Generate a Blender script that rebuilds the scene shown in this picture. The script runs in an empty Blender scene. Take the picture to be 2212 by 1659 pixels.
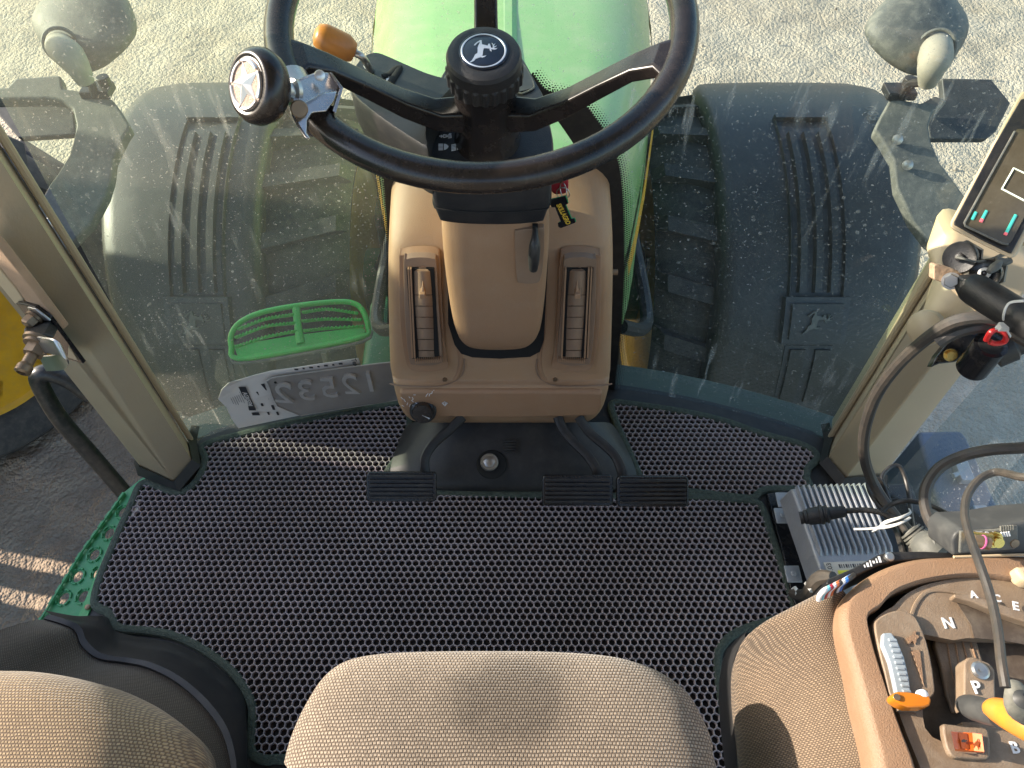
import bpy, bmesh, math, random
from mathutils import Vector, Matrix, noise
R = math.radians
random.seed(4)
SC = bpy.context.scene
COL = SC.collection

# ---------------------------------------------------------------- camera, sky, sun, exposure
CAMZ, PITCH, FPX, CX, CY = 1.25, R(54), 1600.0, 1106.0, 829.5
cam = bpy.data.cameras.new('camera'); camo = bpy.data.objects.new('camera', cam); COL.objects.link(camo)
cam.sensor_width = 36; cam.lens = FPX/2212*36; cam.clip_start = .02; cam.clip_end = 500
camo.location = (0, 0, CAMZ); camo.rotation_euler = (R(90)-PITCH, 0, 0); SC.camera = camo
SUN_EL, SUN_AZ = R(21.5), R(11)            # azimuth: degrees in front of due left
w = bpy.data.worlds.new('World'); SC.world = w; w.use_nodes = True
nt = w.node_tree; bg = nt.nodes['Background']; sky = nt.nodes.new('ShaderNodeTexSky'); sky.sky_type = 'NISHITA'
sky.sun_disc = False; sky.sun_elevation = SUN_EL; sky.sun_rotation = R(270)+SUN_AZ; sky.air_density = 1.0; sky.dust_density = 1.5
nt.links.new(sky.outputs[0], bg.inputs[0]); bg.inputs[1].default_value = .15
sl = bpy.data.lights.new('sun', 'SUN'); sl.energy = 4.0; sl.angle = R(.5); sl.color = (1, .89, .75)
so = bpy.data.objects.new('sun', sl); COL.objects.link(so)
SUND = Vector((-math.cos(SUN_EL)*math.cos(SUN_AZ), math.cos(SUN_EL)*math.sin(SUN_AZ), math.sin(SUN_EL)))
so.rotation_euler = SUND.to_track_quat('Z', 'Y').to_euler(); so.location = SUND*20
SC.view_settings.view_transform = 'Standard'; SC.view_settings.look = 'None'
SC.view_settings.exposure = 1.5; SC.view_settings.gamma = 1

# ---------------------------------------------------------------- helpers
FW = Vector((0, math.cos(PITCH), -math.sin(PITCH))); UP = Vector((0, math.sin(PITCH), math.cos(PITCH))); RT = Vector((1, 0, 0))
C0 = Vector((0, 0, CAMZ))
def P(px, py, x=None, y=None, z=None, d=None, plane=None):
    """world point seen at a spot of the photograph, at a given real height / distance / plane"""
    r = FW + RT*((px-CX)/FPX) - UP*((py-CY)/FPX)
    if d is not None: t = d
    elif z is not None: t = (z-CAMZ)/r.z
    elif y is not None: t = y/r.y
    elif x is not None: t = x/r.x
    else: t = (plane[0]-C0).dot(plane[1])/r.dot(plane[1])
    return C0 + r*t
ORG = {}
def props(o, label=None, cat=None, group=None, kind=None):
    if label: o['label'] = label
    if cat: o['category'] = cat
    if group: o['group'] = group
    if kind: o['kind'] = kind
    return o
def thing(name, loc, label, cat, group=None, kind=None):
    o = bpy.data.objects.new(name, None); COL.objects.link(o); o.location = loc; o.empty_display_size = .05
    ORG[o.name] = Vector(loc); return props(o, label, cat, group, kind)
def obj(name, vf, mat, parent=None, smooth=False, bevel=0, seg=2, sub=0, label=None, ang=35):
    """ONE mesh object from world-space (verts, faces)"""
    vs, fs = vf
    vs = [Vector(v) for v in vs]
    if parent is not None: org = ORG[parent.name]
    else:
        lo = Vector([min(v[i] for v in vs) for i in range(3)]); hi = Vector([max(v[i] for v in vs) for i in range(3)])
        org = (lo+hi)/2; org.z = lo.z
    me = bpy.data.meshes.new(name); me.from_pydata([v-org for v in vs], [], fs); me.validate(); me.update()
    bm = bmesh.new(); bm.from_mesh(me); bmesh.ops.recalc_face_normals(bm, faces=bm.faces)
    if smooth:
        for f in bm.faces: f.smooth = True
        for e in bm.edges:
            if len(e.link_faces) == 2 and e.calc_face_angle(0) > R(ang): e.smooth = False
    bm.to_mesh(me); bm.free()
    o = bpy.data.objects.new(name, me); COL.objects.link(o); me.materials.append(mat)
    if parent is not None: o.parent = parent
    else: o.location = org
    ORG[o.name] = org
    if bevel:
        m = o.modifiers.new('bevel', 'BEVEL'); m.width = bevel; m.segments = seg; m.limit_method = 'ANGLE'; m.angle_limit = R(30)
        m.harden_normals = False
    if sub:
        m = o.modifiers.new('sub', 'SUBSURF'); m.levels = sub; m.render_levels = sub
    if bevel:
        for p in me.polygons: p.use_smooth = True
        wn = o.modifiers.new('wn', 'WEIGHTED_NORMAL'); wn.keep_sharp = True
    if label: o['label'] = label
    return o
def top(name, vf, mat, label, cat, group=None, kind=None, **k):
    return props(obj(name, vf, mat, None, **k), label, cat, group, kind)
def join(*parts):
    V, Fc = [], []
    for v, f in parts:
        n = len(V); V += list(v); Fc += [tuple(i+n for i in q) for q in f]
    return V, Fc
def box(c, s, rot=None):
    c = Vector(c); hx, hy, hz = s[0]/2, s[1]/2, s[2]/2
    v = [Vector((x, y, z)) for z in (-hz, hz) for x, y in ((-hx, -hy), (hx, -hy), (hx, hy), (-hx, hy))]
    if rot is not None: v = [rot @ q for q in v]
    return [c+q for q in v], [(0, 3, 2, 1), (4, 5, 6, 7), (0, 1, 5, 4), (1, 2, 6, 5), (2, 3, 7, 6), (3, 0, 4, 7)]
def prism(pts, ext):
    """closed outline (world points) swept along ext"""
    n = len(pts); ext = Vector(ext); v = [Vector(p) for p in pts] + [Vector(p)+ext for p in pts]
    f = [tuple(range(n)), tuple(range(2*n-1, n-1, -1))] + [(i, i+n, (i+1) % n + n, (i+1) % n) for i in range(n)]
    return v, f
def frame(n, up=(0, 0, 1)):
    n = Vector(n).normalized(); u = Vector(up)
    if abs(n.dot(u)) > .95: u = Vector((0, 1, 0))
    a = u.cross(n).normalized(); b = n.cross(a); return a, b, n
def catmull(pts, k=6, closed=False):
    n = len(pts); out = []
    rng = range(n) if closed else range(n-1)
    for i in rng:
        g = (lambda j: pts[j % n]) if closed else (lambda j: pts[max(0, min(n-1, j))])
        a, b, c, d = g(i-1), g(i), g(i+1), g(i+2)
        for s in range(k):
            t = s/k
            out.append(.5*((2*b) + (c-a)*t + (2*a-5*b+4*c-d)*t*t + (3*b-a-3*c+d)*t**3))
    if not closed: out.append(pts[-1])
    return out
def tube(pts, r, k=6, seg=10, closed=False, flat=1.0, cap=True):
    pts = [Vector(p) for p in pts]
    rs = r if isinstance(r, (list, tuple)) else [r]*len(pts)
    if k > 1:
        q4 = catmull([Vector((*p, rr)) for p, rr in zip(pts, rs)], k, closed)
        pts = [Vector(q[:3]) for q in q4]; rs = [q[3] for q in q4]
    n = len(pts); V = []; Fc = []; u = None
    for i in range(n):
        a = pts[i-1] if (i or closed) else pts[0]; b = pts[(i+1) % n] if (i < n-1 or closed) else pts[-1]
        t = (b-a).normalized()
        if u is None: u = frame(t)[0]
        u = (u - t*u.dot(t)).normalized(); w_ = t.cross(u)
        for s in range(seg):
            an = 2*math.pi*s/seg; V.append(pts[i] + u*math.cos(an)*rs[i] + w_*math.sin(an)*rs[i]*flat)
    for i in range(n if closed else n-1):
        for s in range(seg):
            a, b = i*seg+s, i*seg+(s+1) % seg; c, d = ((i+1) % n)*seg+s, ((i+1) % n)*seg+(s+1) % seg
            Fc.append((a, b, d, c))
    if cap and not closed: Fc += [tuple(range(seg-1, -1, -1)), tuple(range((n-1)*seg, n*seg))]
    return V, Fc
def lathe(prof, o, n, seg=32, up=(0, 0, 1), knurl=None):
    a, b, n = frame(n, up); o = Vector(o); V = []; Fc = []
    for j, (r, h) in enumerate(prof):
        for s in range(seg):
            an = 2*math.pi*s/seg; rr = r
            if knurl and j in knurl[0]: rr = r*(1-knurl[1]*(1 if (s//knurl[2]) % 2 else 0))
            V.append(o + n*h + a*math.cos(an)*rr + b*math.sin(an)*rr)
    for j in range(len(prof)-1):
        for s in range(seg):
            Fc.append((j*seg+s, j*seg+(s+1) % seg, (j+1)*seg+(s+1) % seg, (j+1)*seg+s))
    Fc += [tuple(range(seg-1, -1, -1)), tuple(range((len(prof)-1)*seg, len(prof)*seg))]
    return V, Fc
def loft(rows, close=False):
    m = len(rows[0]); V = [Vector(p) for r in rows for p in r]; Fc = []
    for i in range(len(rows)-1):
        for j in range(m if close else m-1):
            Fc.append((i*m+j, i*m+(j+1) % m, (i+1)*m+(j+1) % m, (i+1)*m+j))
    return V, Fc
def pillow(out, n, prof, k=6, c=None):
    """rounded pad: outline rings shrunk to the middle; prof = (scale, height)"""
    out = catmull([Vector(p) for p in out], k, True); n = Vector(n).normalized()
    c = Vector(c) if c is not None else sum(out, Vector())/len(out)
    rows = [[c + (p-c)*s + n*h for p in out] for s, h in prof]
    V, Fc = loft(rows, True); m = len(out)
    Fc.append(tuple(range(m-1, -1, -1)))
    V.append(c + n*prof[-1][1]); L = (len(rows)-1)*m
    Fc += [(L+i, L+(i+1) % m, len(V)-1) for i in range(m)]
    return V, Fc
def text(s, o, xdir, n, size, ext=.0006, mirror=False, sx=1.0, bold=.0, align='CENTER', shear=0):
    cu = bpy.data.curves.new('t', 'FONT'); cu.body = s; cu.size = size; cu.extrude = ext; cu.align_x = align; cu.align_y = 'CENTER'
    cu.offset = bold; cu.resolution_u = 3; cu.shear = shear
    ob = bpy.data.objects.new('t', cu); COL.objects.link(ob)
    dg = bpy.context.evaluated_depsgraph_get(); me = bpy.data.meshes.new_from_object(ob.evaluated_get(dg))
    n = Vector(n).normalized(); x = Vector(xdir); x = (x-n*x.dot(n)).normalized(); y = n.cross(x)
    o = Vector(o); m = -1 if mirror else 1
    V = [o + x*(v.co.x*sx*m) + y*v.co.y + n*v.co.z for v in me.vertices]; Fc = [tuple(p.vertices) for p in me.polygons]
    bpy.data.objects.remove(ob); bpy.data.curves.remove(cu); bpy.data.meshes.remove(me)
    return V, Fc
def arc(c, u, v, r, a0, a1, n=12, r2=None):
    return [c + u*math.cos(R(a0+(a1-a0)*i/n))*r + v*math.sin(R(a0+(a1-a0)*i/n))*(r2 or r) for i in range(n+1)]

# ---------------------------------------------------------------- materials
def mat(name, col, rough=.5, metal=0, col2=None, nscale=8, bump=0, bscale=300, spec=.5, coat=0, detail=6, contrast=(.35, .65), sheen=0, dust=0, dcol=(.42, .36, .28)):
    m = bpy.data.materials.new(name); m.use_nodes = True; t = m.node_tree; b = t.nodes['Principled BSDF']
    N = t.nodes.new; L = t.links.new
    b.inputs['Roughness'].default_value = rough; b.inputs['Metallic'].default_value = metal
    b.inputs['Specular IOR Level'].default_value = spec; b.inputs['Coat Weight'].default_value = coat
    b.inputs['Sheen Weight'].default_value = sheen
    tc = N('ShaderNodeTexCoord'); c2 = col2 or tuple(min(1, c*.78) for c in col)
    no = N('ShaderNodeTexNoise'); no.inputs['Scale'].default_value = nscale; no.inputs['Detail'].default_value = detail
    L(tc.outputs['Object'], no.inputs['Vector'])
    mr = N('ShaderNodeMapRange'); mr.inputs[1].default_value, mr.inputs[2].default_value = contrast; L(no.outputs[0], mr.inputs[0])
    mx = N('ShaderNodeMix'); mx.data_type = 'RGBA'; mx.inputs[6].default_value = (*col, 1); mx.inputs[7].default_value = (*c2, 1)
    L(mr.outputs[0], mx.inputs[0]); out = mx.outputs[2]
    if dust:
        n2 = N('ShaderNodeTexNoise'); n2.inputs['Scale'].default_value = nscale*4.5; n2.inputs['Detail'].default_value = 9; n2.inputs['Roughness'].default_value = .7
        L(tc.outputs['Object'], n2.inputs['Vector'])
        m2 = N('ShaderNodeMapRange'); m2.inputs[1].default_value = .45; m2.inputs[2].default_value = .75; m2.inputs[4].default_value = dust
        L(n2.outputs[0], m2.inputs[0])
        x2 = N('ShaderNodeMix'); x2.data_type = 'RGBA'; x2.inputs[7].default_value = (*dcol, 1)
        L(m2.outputs[0], x2.inputs[0]); L(out, x2.inputs[6]); out = x2.outputs[2]
        ra = N('ShaderNodeMapRange'); ra.inputs[3].default_value = rough; ra.inputs[4].default_value = min(1, rough+.4); L(m2.outputs[0], ra.inputs[0]); L(ra.outputs[0], b.inputs['Roughness'])
    L(out, b.inputs['Base Color'])
    if bump:
        nb = N('ShaderNodeTexNoise'); nb.inputs['Scale'].default_value = bscale; nb.inputs['Detail'].default_value = 4
        L(tc.outputs['Object'], nb.inputs['Vector']); bp = N('ShaderNodeBump'); bp.inputs['Strength'].default_value = bump
        bp.inputs['Distance'].default_value = .002; L(nb.outputs[0], bp.inputs['Height']); L(bp.outputs[0], b.inputs['Normal'])
    return m
def fabric(name, c1, c2, su=330, sv=230, bump=.8, stain=None):
    """coarse woven cloth: offset rows of little stitches"""
    m = bpy.data.materials.new(name); m.use_nodes = True; t = m.node_tree; b = t.nodes['Principled BSDF']; N = t.nodes.new; L = t.links.new
    b.inputs['Roughness'].default_value = .95; b.inputs['Specular IOR Level'].default_value = .15; b.inputs['Sheen Weight'].default_value = .25
    tc = N('ShaderNodeTexCoord'); mp = N('ShaderNodeMapping'); L(tc.outputs['Object'], mp.inputs[0])
    nz = N('ShaderNodeTexNoise'); nz.inputs['Scale'].default_value = 60; L(tc.outputs['Object'], nz.inputs[0])
    va = N('ShaderNodeVectorMath'); va.operation = 'SCALE'; va.inputs[3].default_value = .0025; L(nz.outputs[1], va.inputs[0])
    ad = N('ShaderNodeVectorMath'); L(mp.outputs[0], ad.inputs[0]); L(va.outputs[0], ad.inputs[1])
    br = N('ShaderNodeTexBrick'); br.inputs['Scale'].default_value = 1.0; br.offset = .5
    br.inputs['Brick Width'].default_value = 1/su*1.0; br.inputs['Row Height'].default_value = 1/sv*.7
    br.inputs['Mortar Size'].default_value = .0009; br.inputs['Mortar Smooth'].default_value = .8
    br.inputs['Color1'].default_value = (*c1, 1); br.inputs['Color2'].default_value = (*[x*.72 for x in c1], 1); br.inputs['Mortar'].default_value = (*c2, 1)
    L(ad.outputs[0], br.inputs['Vector'])
    big = N('ShaderNodeTexNoise'); big.inputs['Scale'].default_value = 9; big.inputs['Detail'].default_value = 8; L(tc.outputs['Object'], big.inputs[0])
    mr = N('ShaderNodeMapRange'); mr.inputs[1].default_value = .4; mr.inputs[2].default_value = .7; mr.inputs[3].default_value = 1; mr.inputs[4].default_value = .78; L(big.outputs[0], mr.inputs[0])
    last = mr.outputs[0]
    if stain:
        s = N('ShaderNodeVectorMath'); s.operation = 'DISTANCE'; s.inputs[1].default_value = stain[0]; ns = N('ShaderNodeTexNoise'); ns.inputs['Scale'].default_value = 25; ns.inputs['Detail'].default_value = 6
        L(tc.outputs['Object'], ns.inputs[0]); v2 = N('ShaderNodeVectorMath'); v2.operation = 'SCALE'; v2.inputs[3].default_value = .05; L(ns.outputs[1], v2.inputs[0])
        v3 = N('ShaderNodeVectorMath'); L(tc.outputs['Object'], v3.inputs[0]); L(v2.outputs[0], v3.inputs[1]); L(v3.outputs[0], s.inputs[0])
        q = N('ShaderNodeMapRange'); q.interpolation_type = 'SMOOTHSTEP'; q.inputs[1].default_value = stain[1]*.35; q.inputs[2].default_value = stain[1]; q.inputs[3].default_value = .50; q.inputs[4].default_value = 1; L(s.outputs['Value'], q.inputs[0])
        mm = N('ShaderNodeMath'); mm.operation = 'MULTIPLY'; L(last, mm.inputs[0]); L(q.outputs[0], mm.inputs[1]); last = mm.outputs[0]
    sc = N('ShaderNodeVectorMath'); sc.operation = 'SCALE'; L(br.outputs[0], sc.inputs[0]); L(last, sc.inputs[3]); L(sc.outputs[0], b.inputs['Base Color'])
    bp = N('ShaderNodeBump'); bp.inputs['Strength'].default_value = bump; bp.inputs['Distance'].default_value = .0012; bp.invert = True
    L(br.outputs['Fac'], bp.inputs['Height']); L(bp.outputs[0], b.inputs['Normal'])
    return m
def glass(name, tint, dirt, dcol=(.62, .60, .50), streak=0.0, rough=.02):
    """window glass: tinted see-through, mirror sheen, plus a film of dust, specks and dried drops"""
    m = bpy.data.materials.new(name); m.use_nodes = True; t = m.node_tree; t.nodes.clear(); N = t.nodes.new; L = t.links.new
    out = N('ShaderNodeOutputMaterial'); tr = N('ShaderNodeBsdfTransparent'); tr.inputs[0].default_value = (*tint, 1)
    gl = N('ShaderNodeBsdfGlossy'); gl.inputs['Roughness'].default_value = rough; fr = N('ShaderNodeLayerWeight'); pw = N('ShaderNodeMath'); pw.operation = 'POWER'; pw.inputs[1].default_value = 4; L(fr.outputs['Facing'], pw.inputs[0])
    ma = N('ShaderNodeMath'); ma.operation = 'MULTIPLY_ADD'; ma.inputs[1].default_value = .9; ma.inputs[2].default_value = .05; L(pw.outputs[0], ma.inputs[0])
    m1 = N('ShaderNodeMixShader'); L(ma.outputs[0], m1.inputs[0]); L(tr.outputs[0], m1.inputs[1]); L(gl.outputs[0], m1.inputs[2])
    df = N('ShaderNodeBsdfDiffuse'); df.inputs[0].default_value = (*dcol, 1); tl = N('ShaderNodeBsdfTranslucent'); tl.inputs[0].default_value = (*dcol, 1)
    md = N('ShaderNodeMixShader'); md.inputs[0].default_value = .5; L(df.outputs[0], md.inputs[1]); L(tl.outputs[0], md.inputs[2])
    tc = N('ShaderNodeTexCoord')
    def nz(s, d, lo, hi, a, b_, rough_=.6, vec=None):
        n = N('ShaderNodeTexNoise'); n.inputs['Scale'].default_value = s; n.inputs['Detail'].default_value = d; n.inputs['Roughness'].default_value = rough_
        L(vec or tc.outputs['Object'], n.inputs[0]); r = N('ShaderNodeMapRange'); r.inputs[1].default_value = lo; r.inputs[2].default_value = hi; r.inputs[3].default_value = a; r.inputs[4].default_value = b_
        L(n.outputs[0], r.inputs[0]); return r.outputs[0]
    film = nz(3.5, 8, .3, .7, dirt*.55, dirt*1.25, .65)
    speck = nz(260, 3, .605, .70, 0, .38)
    vo = N('ShaderNodeTexVoronoi'); vo.inputs['Scale'].default_value = 42; L(tc.outputs['Object'], vo.inputs[0])
    vr = N('ShaderNodeMapRange'); vr.inputs[1].default_value = .10; vr.inputs[2].default_value = .16; vr.inputs[3].default_value = .22; vr.inputs[4].default_value = 0; L(vo.outputs['Distance'], vr.inputs[0])
    gate = nz(7, 3, .5, .62, 0, 1)
    mu = N('ShaderNodeMath'); mu.operation = 'MULTIPLY'; L(vr.outputs[0], mu.inputs[0]); L(gate, mu.inputs[1])
    a1 = N('ShaderNodeMath'); L(film, a1.inputs[0]); L(speck, a1.inputs[1]); a2 = N('ShaderNodeMath'); a2.use_clamp = True; L(a1.outputs[0], a2.inputs[0]); L(mu.outputs[0], a2.inputs[1])
    last = a2.outputs[0]
    if streak:
        mp = N('ShaderNodeMapping'); mp.inputs['Scale'].default_value = (60, 60, 5); L(tc.outputs['Object'], mp.inputs[0])
        sk = nz(1, 4, .57, .68, 0, streak, .5, mp.outputs[0]); g2 = nz(4, 3, .5, .65, 0, 1)
        k = N('ShaderNodeMath'); k.operation = 'MULTIPLY'; L(sk, k.inputs[0]); L(g2, k.inputs[1])
        a3 = N('ShaderNodeMath'); a3.use_clamp = True; L(last, a3.inputs[0]); L(k.outputs[0], a3.inputs[1]); last = a3.outputs[0]
    m2 = N('ShaderNodeMixShader'); L(last, m2.inputs[0]); L(m1.outputs[0], m2.inputs[1]); L(md.outputs[0], m2.inputs[2]); L(m2.outputs[0], out.inputs[0])
    return m
def emit(name, col, s):
    m = mat(name, col, .4); b = m.node_tree.nodes['Principled BSDF']; b.inputs['Emission Color'].default_value = (*col, 1); b.inputs['Emission Strength'].default_value = s
    return m
M = {}
M['tan'] = mat('tan_plastic', (.39, .24, .135), .46, col2=(.35, .21, .115), nscale=5, bump=.35, bscale=900, dust=.16)
M['tan2'] = mat('brown_plastic', (.345, .20, .112), .5, col2=(.30, .172, .095), nscale=6, bump=.35, bscale=900, dust=.10)
M['tandark'] = mat('vent_brown_plastic', (.27, .175, .115), .4, nscale=8, dust=.08)
M['cons'] = mat('console_brown_plastic', (.285, .17, .097), .55, col2=(.25, .148, .085), nscale=6, bump=.5, bscale=700, dust=.12)
M['cons2'] = mat('console_grey_brown_plastic', (.23, .165, .11), .5, col2=(.185, .13, .085), nscale=14, bump=.3, bscale=700, dust=.28)
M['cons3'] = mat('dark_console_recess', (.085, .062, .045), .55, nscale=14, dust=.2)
M['beige'] = mat('beige_pillar_paint', (.44, .35, .22), .42, col2=(.40, .31, .20), nscale=7, dust=.14, bump=.1, bscale=200)
M['beige2'] = mat('cream_pillar_trim', (.55, .43, .27), .42, col2=(.5, .39, .25), nscale=7, dust=.12)
M['pink'] = mat('textured_pillar_cover', (.50, .33, .21), .7, nscale=20, bump=.8, bscale=800)
M['black'] = mat('black_plastic', (.011, .011, .012), .42, col2=(.016, .016, .017), nscale=12, bump=.25, bscale=900, dust=.06)
M['blackg'] = mat('smooth_black_plastic', (.012, .012, .014), .22, nscale=12, dust=.05)
M['shroud'] = mat('charcoal_plastic', (.013, .014, .017), .45, col2=(.018, .019, .022), nscale=12, bump=.4, bscale=800, dust=.05)
M['rim'] = mat('worn_black_urethane', (.007, .007, .008), .26, col2=(.022, .017, .015), nscale=10, dust=.10, dcol=(.16, .12, .10))
M['void'] = mat('dark_gap', (.006, .006, .006), .8)
M['rubber'] = mat('black_rubber', (.014, .0145, .017), .48, col2=(.024, .023, .022), nscale=9, dust=.12, dcol=(.2, .18, .16))
M['rubber2'] = mat('tyre_rubber', (.030, .030, .032), .75, col2=(.06, .055, .05), nscale=8, dust=.3, dcol=(.22, .19, .15))
M['mat'] = mat('mauve_mat_foam', (.36, .305, .315), .5, col2=(.28, .235, .24), nscale=4, dust=.25, dcol=(.33, .28, .24))
M['matbase'] = mat('mat_cell_floor', (.012, .009, .008), .85, dust=.35, dcol=(.10, .075, .06), nscale=30)
M['edge'] = mat('green_grey_binding', (.075, .095, .075), .9, col2=(.05, .065, .052), nscale=180, bump=1.0, bscale=500, contrast=(.4, .6))
M['fab'] = fabric('tan_woven_cloth', (.50, .36, .21), (.18, .12, .075), 300, 220)
M['fabseat'] = fabric('tan_seat_cloth', (.58, .46, .36), (.19, .135, .10), 300, 220)
M['fabdk'] = fabric('dark_woven_cloth', (.17, .14, .105), (.06, .048, .036), 420, 330, .5)
M['fabcons'] = fabric('brown_speckled_cloth', (.37, .265, .175), (.09, .064, .044), 450, 350, .6)
M['alu'] = mat('cast_aluminium', (.38, .40, .43), .45, .35, col2=(.30, .32, .35), nscale=16, bump=.3, bscale=300, dust=.25)
M['steel'] = mat('zinc_steel', (.55, .54, .52), .3, .9, nscale=20, dust=.1)
M['chrome'] = mat('worn_chrome', (.62, .59, .57), .27, .95, col2=(.40, .37, .36), nscale=18, dust=.15, dcol=(.3, .22, .16))
M['rust'] = mat('rusty_steel', (.30, .19, .12), .7, .3, col2=(.45, .33, .22), nscale=60, bump=.6, bscale=200, dust=.3)
M['bolt'] = mat('rust_brown_bolt', (.28, .20, .13), .45, .7, nscale=60)
M['green'] = mat('green_tractor_paint', (.19, .37, .10), .35, col2=(.22, .40, .13), nscale=3, coat=.2, dust=.55, dcol=(.40, .46, .28))
M['greend'] = mat('dark_green_paint', (.018, .11, .035), .45, col2=(.025, .14, .05), nscale=5, dust=.25, dcol=(.14, .2, .1))
M['greenst'] = mat('green_step_paint', (.04, .26, .09), .42, col2=(.05, .30, .12), nscale=9, dust=.35, dcol=(.30, .38, .28))
M['greenlt'] = mat('bright_green_step', (.04, .42, .06), .38, nscale=10, dust=.15, dcol=(.3, .42, .22))
M['yellow'] = mat('yellow_rim_paint', (.72, .38, .015), .42, col2=(.60, .31, .015), nscale=9, dust=.3, dcol=(.38, .26, .10))
M['fender'] = mat('black_fender_plastic', (.034, .033, .030), .42, col2=(.044, .043, .038), nscale=6, bump=.4, bscale=400, dust=.16, dcol=(.15, .15, .13))
M['grey'] = mat('dusty_grey_plastic', (.085, .088, .082), .6, col2=(.13, .13, .11), nscale=9, dust=.45, dcol=(.34, .32, .26), bump=.2, bscale=300)
M['greyd'] = mat('dark_grey_panel', (.05, .052, .053), .5, dust=.25, nscale=9, dcol=(.2, .2, .18))
M['dustlamp'] = mat('dusty_lamp_housing', (.26, .24, .19), .7, col2=(.36, .32, .24), nscale=10, dust=.4)
M['orange'] = mat('orange_plastic', (.37, .155, .050), .35, col2=(.66, .24, .03), nscale=20, dust=.25, dcol=(.22, .10, .04))
M['orange2'] = mat('bright_orange_plastic', (.60, .19, .010), .25, nscale=20)
M['orangered'] = mat('orange_switch_plastic', (.75, .14, .02), .35, nscale=20)
M['orangedk'] = mat('dark_orange_plastic', (.35, .08, .015), .35, nscale=20)
M['white'] = mat('white_print', (.75, .76, .78), .5)
M['silver'] = mat('silver_emblem', (.55, .60, .68), .3, .5)
M['emblem'] = mat('dark_blue_black_badge', (.008, .012, .022), .15, nscale=5, coat=.5)
M['bronze'] = mat('sandy_bronze_inlay', (.50, .37, .29), .6, .2, nscale=300, bump=1.0, bscale=900, contrast=(.4, .6))
M['polish'] = mat('polished_metal', (.80, .79, .78), .34, .65, nscale=30)
M['blue'] = mat('blue_grey_plastic', (.33, .38, .42), .45, nscale=20)
M['worn'] = mat('worn_lit_metal', (.58, .55, .51), .4, .3, nscale=30)  # wear, plus the lit edges of the plate digits put into the colour
M['paper'] = mat('printed_paper', (.74, .69, .63), .7, col2=(.62, .58, .53), nscale=9)
M['ink'] = mat('black_ink', (.03, .03, .035), .6)
M['plate'] = mat('bare_number_plate', (.36, .33, .30), .45, .2, col2=(.28, .255, .23), nscale=16, bump=.2, bscale=100, dust=.2)
M['red'] = mat('red_plastic', (.36, .02, .035), .35)
M['redwire'] = mat('red_wire', (.6, .03, .03), .35)
M['yel2'] = mat('yellow_print', (.85, .55, .06), .5)
M['tealgreen'] = mat('green_tag_edge', (.02, .35, .13), .5)
M['cable'] = mat('grey_black_cable', (.036, .034, .032), .45, col2=(.055, .048, .040), nscale=20, dust=.22, dcol=(.17, .12, .085))
M['cableb'] = mat('black_cable', (.022, .021, .021), .38, nscale=20, dust=.12)
M['tie'] = mat('white_nylon', (.62, .62, .60), .45)
M['brass'] = mat('brass', (.75, .48, .13), .25, 1.0)
M['magenta'] = mat('pink_band', (.6, .12, .3), .5)
M['stick'] = mat('label_sticker', (.60, .55, .46), .5)
M['yelst'] = mat('yellow_sticker', (.72, .70, .06), .5)
M['screen'] = mat('brown_screen_glass', (.085, .072, .048), .18, nscale=8, dust=.35, dcol=(.17, .15, .11), coat=.3)
M['scw'] = emit('screen_white', (.62, .70, .58), .25); M['sct'] = emit('screen_teal', (.05, .42, .34), .25); M['scr'] = emit('screen_red', (.65, .12, .14), .25)
M['bluetank'] = mat('blue_grey_panel', (.10, .13, .18), .5, nscale=6, dust=.2)
M['wireblue'] = mat('blue_wire', (.05, .2, .6), .4); M['wirecyan'] = mat('cyan_wire', (.2, .55, .65), .4); M['wireor'] = mat('orange_wire', (.6, .15, .05), .4)
M['lblue'] = mat('pale_blue_grey_body', (.40, .43, .50), .5, nscale=6)
M['glassL'] = glass('dusty_green_windshield', (.80, .93, .80), .12, streak=.35)
M['glassC'] = glass('dusty_windshield', (.72, .82, .80), .022, (.50, .53, .52), .45)
M['glassR'] = glass('dusty_side_glass', (.70, .80, .82), .10, (.50, .52, .52), .3)
M['lens'] = glass('clear_lens', (.9, .9, .9), .15)
M['sill'] = mat('weathered_green_ledge', (.022, .042, .036), .6, col2=(.032, .058, .048), nscale=8, dust=.35, dcol=(.08, .09, .075))
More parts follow.
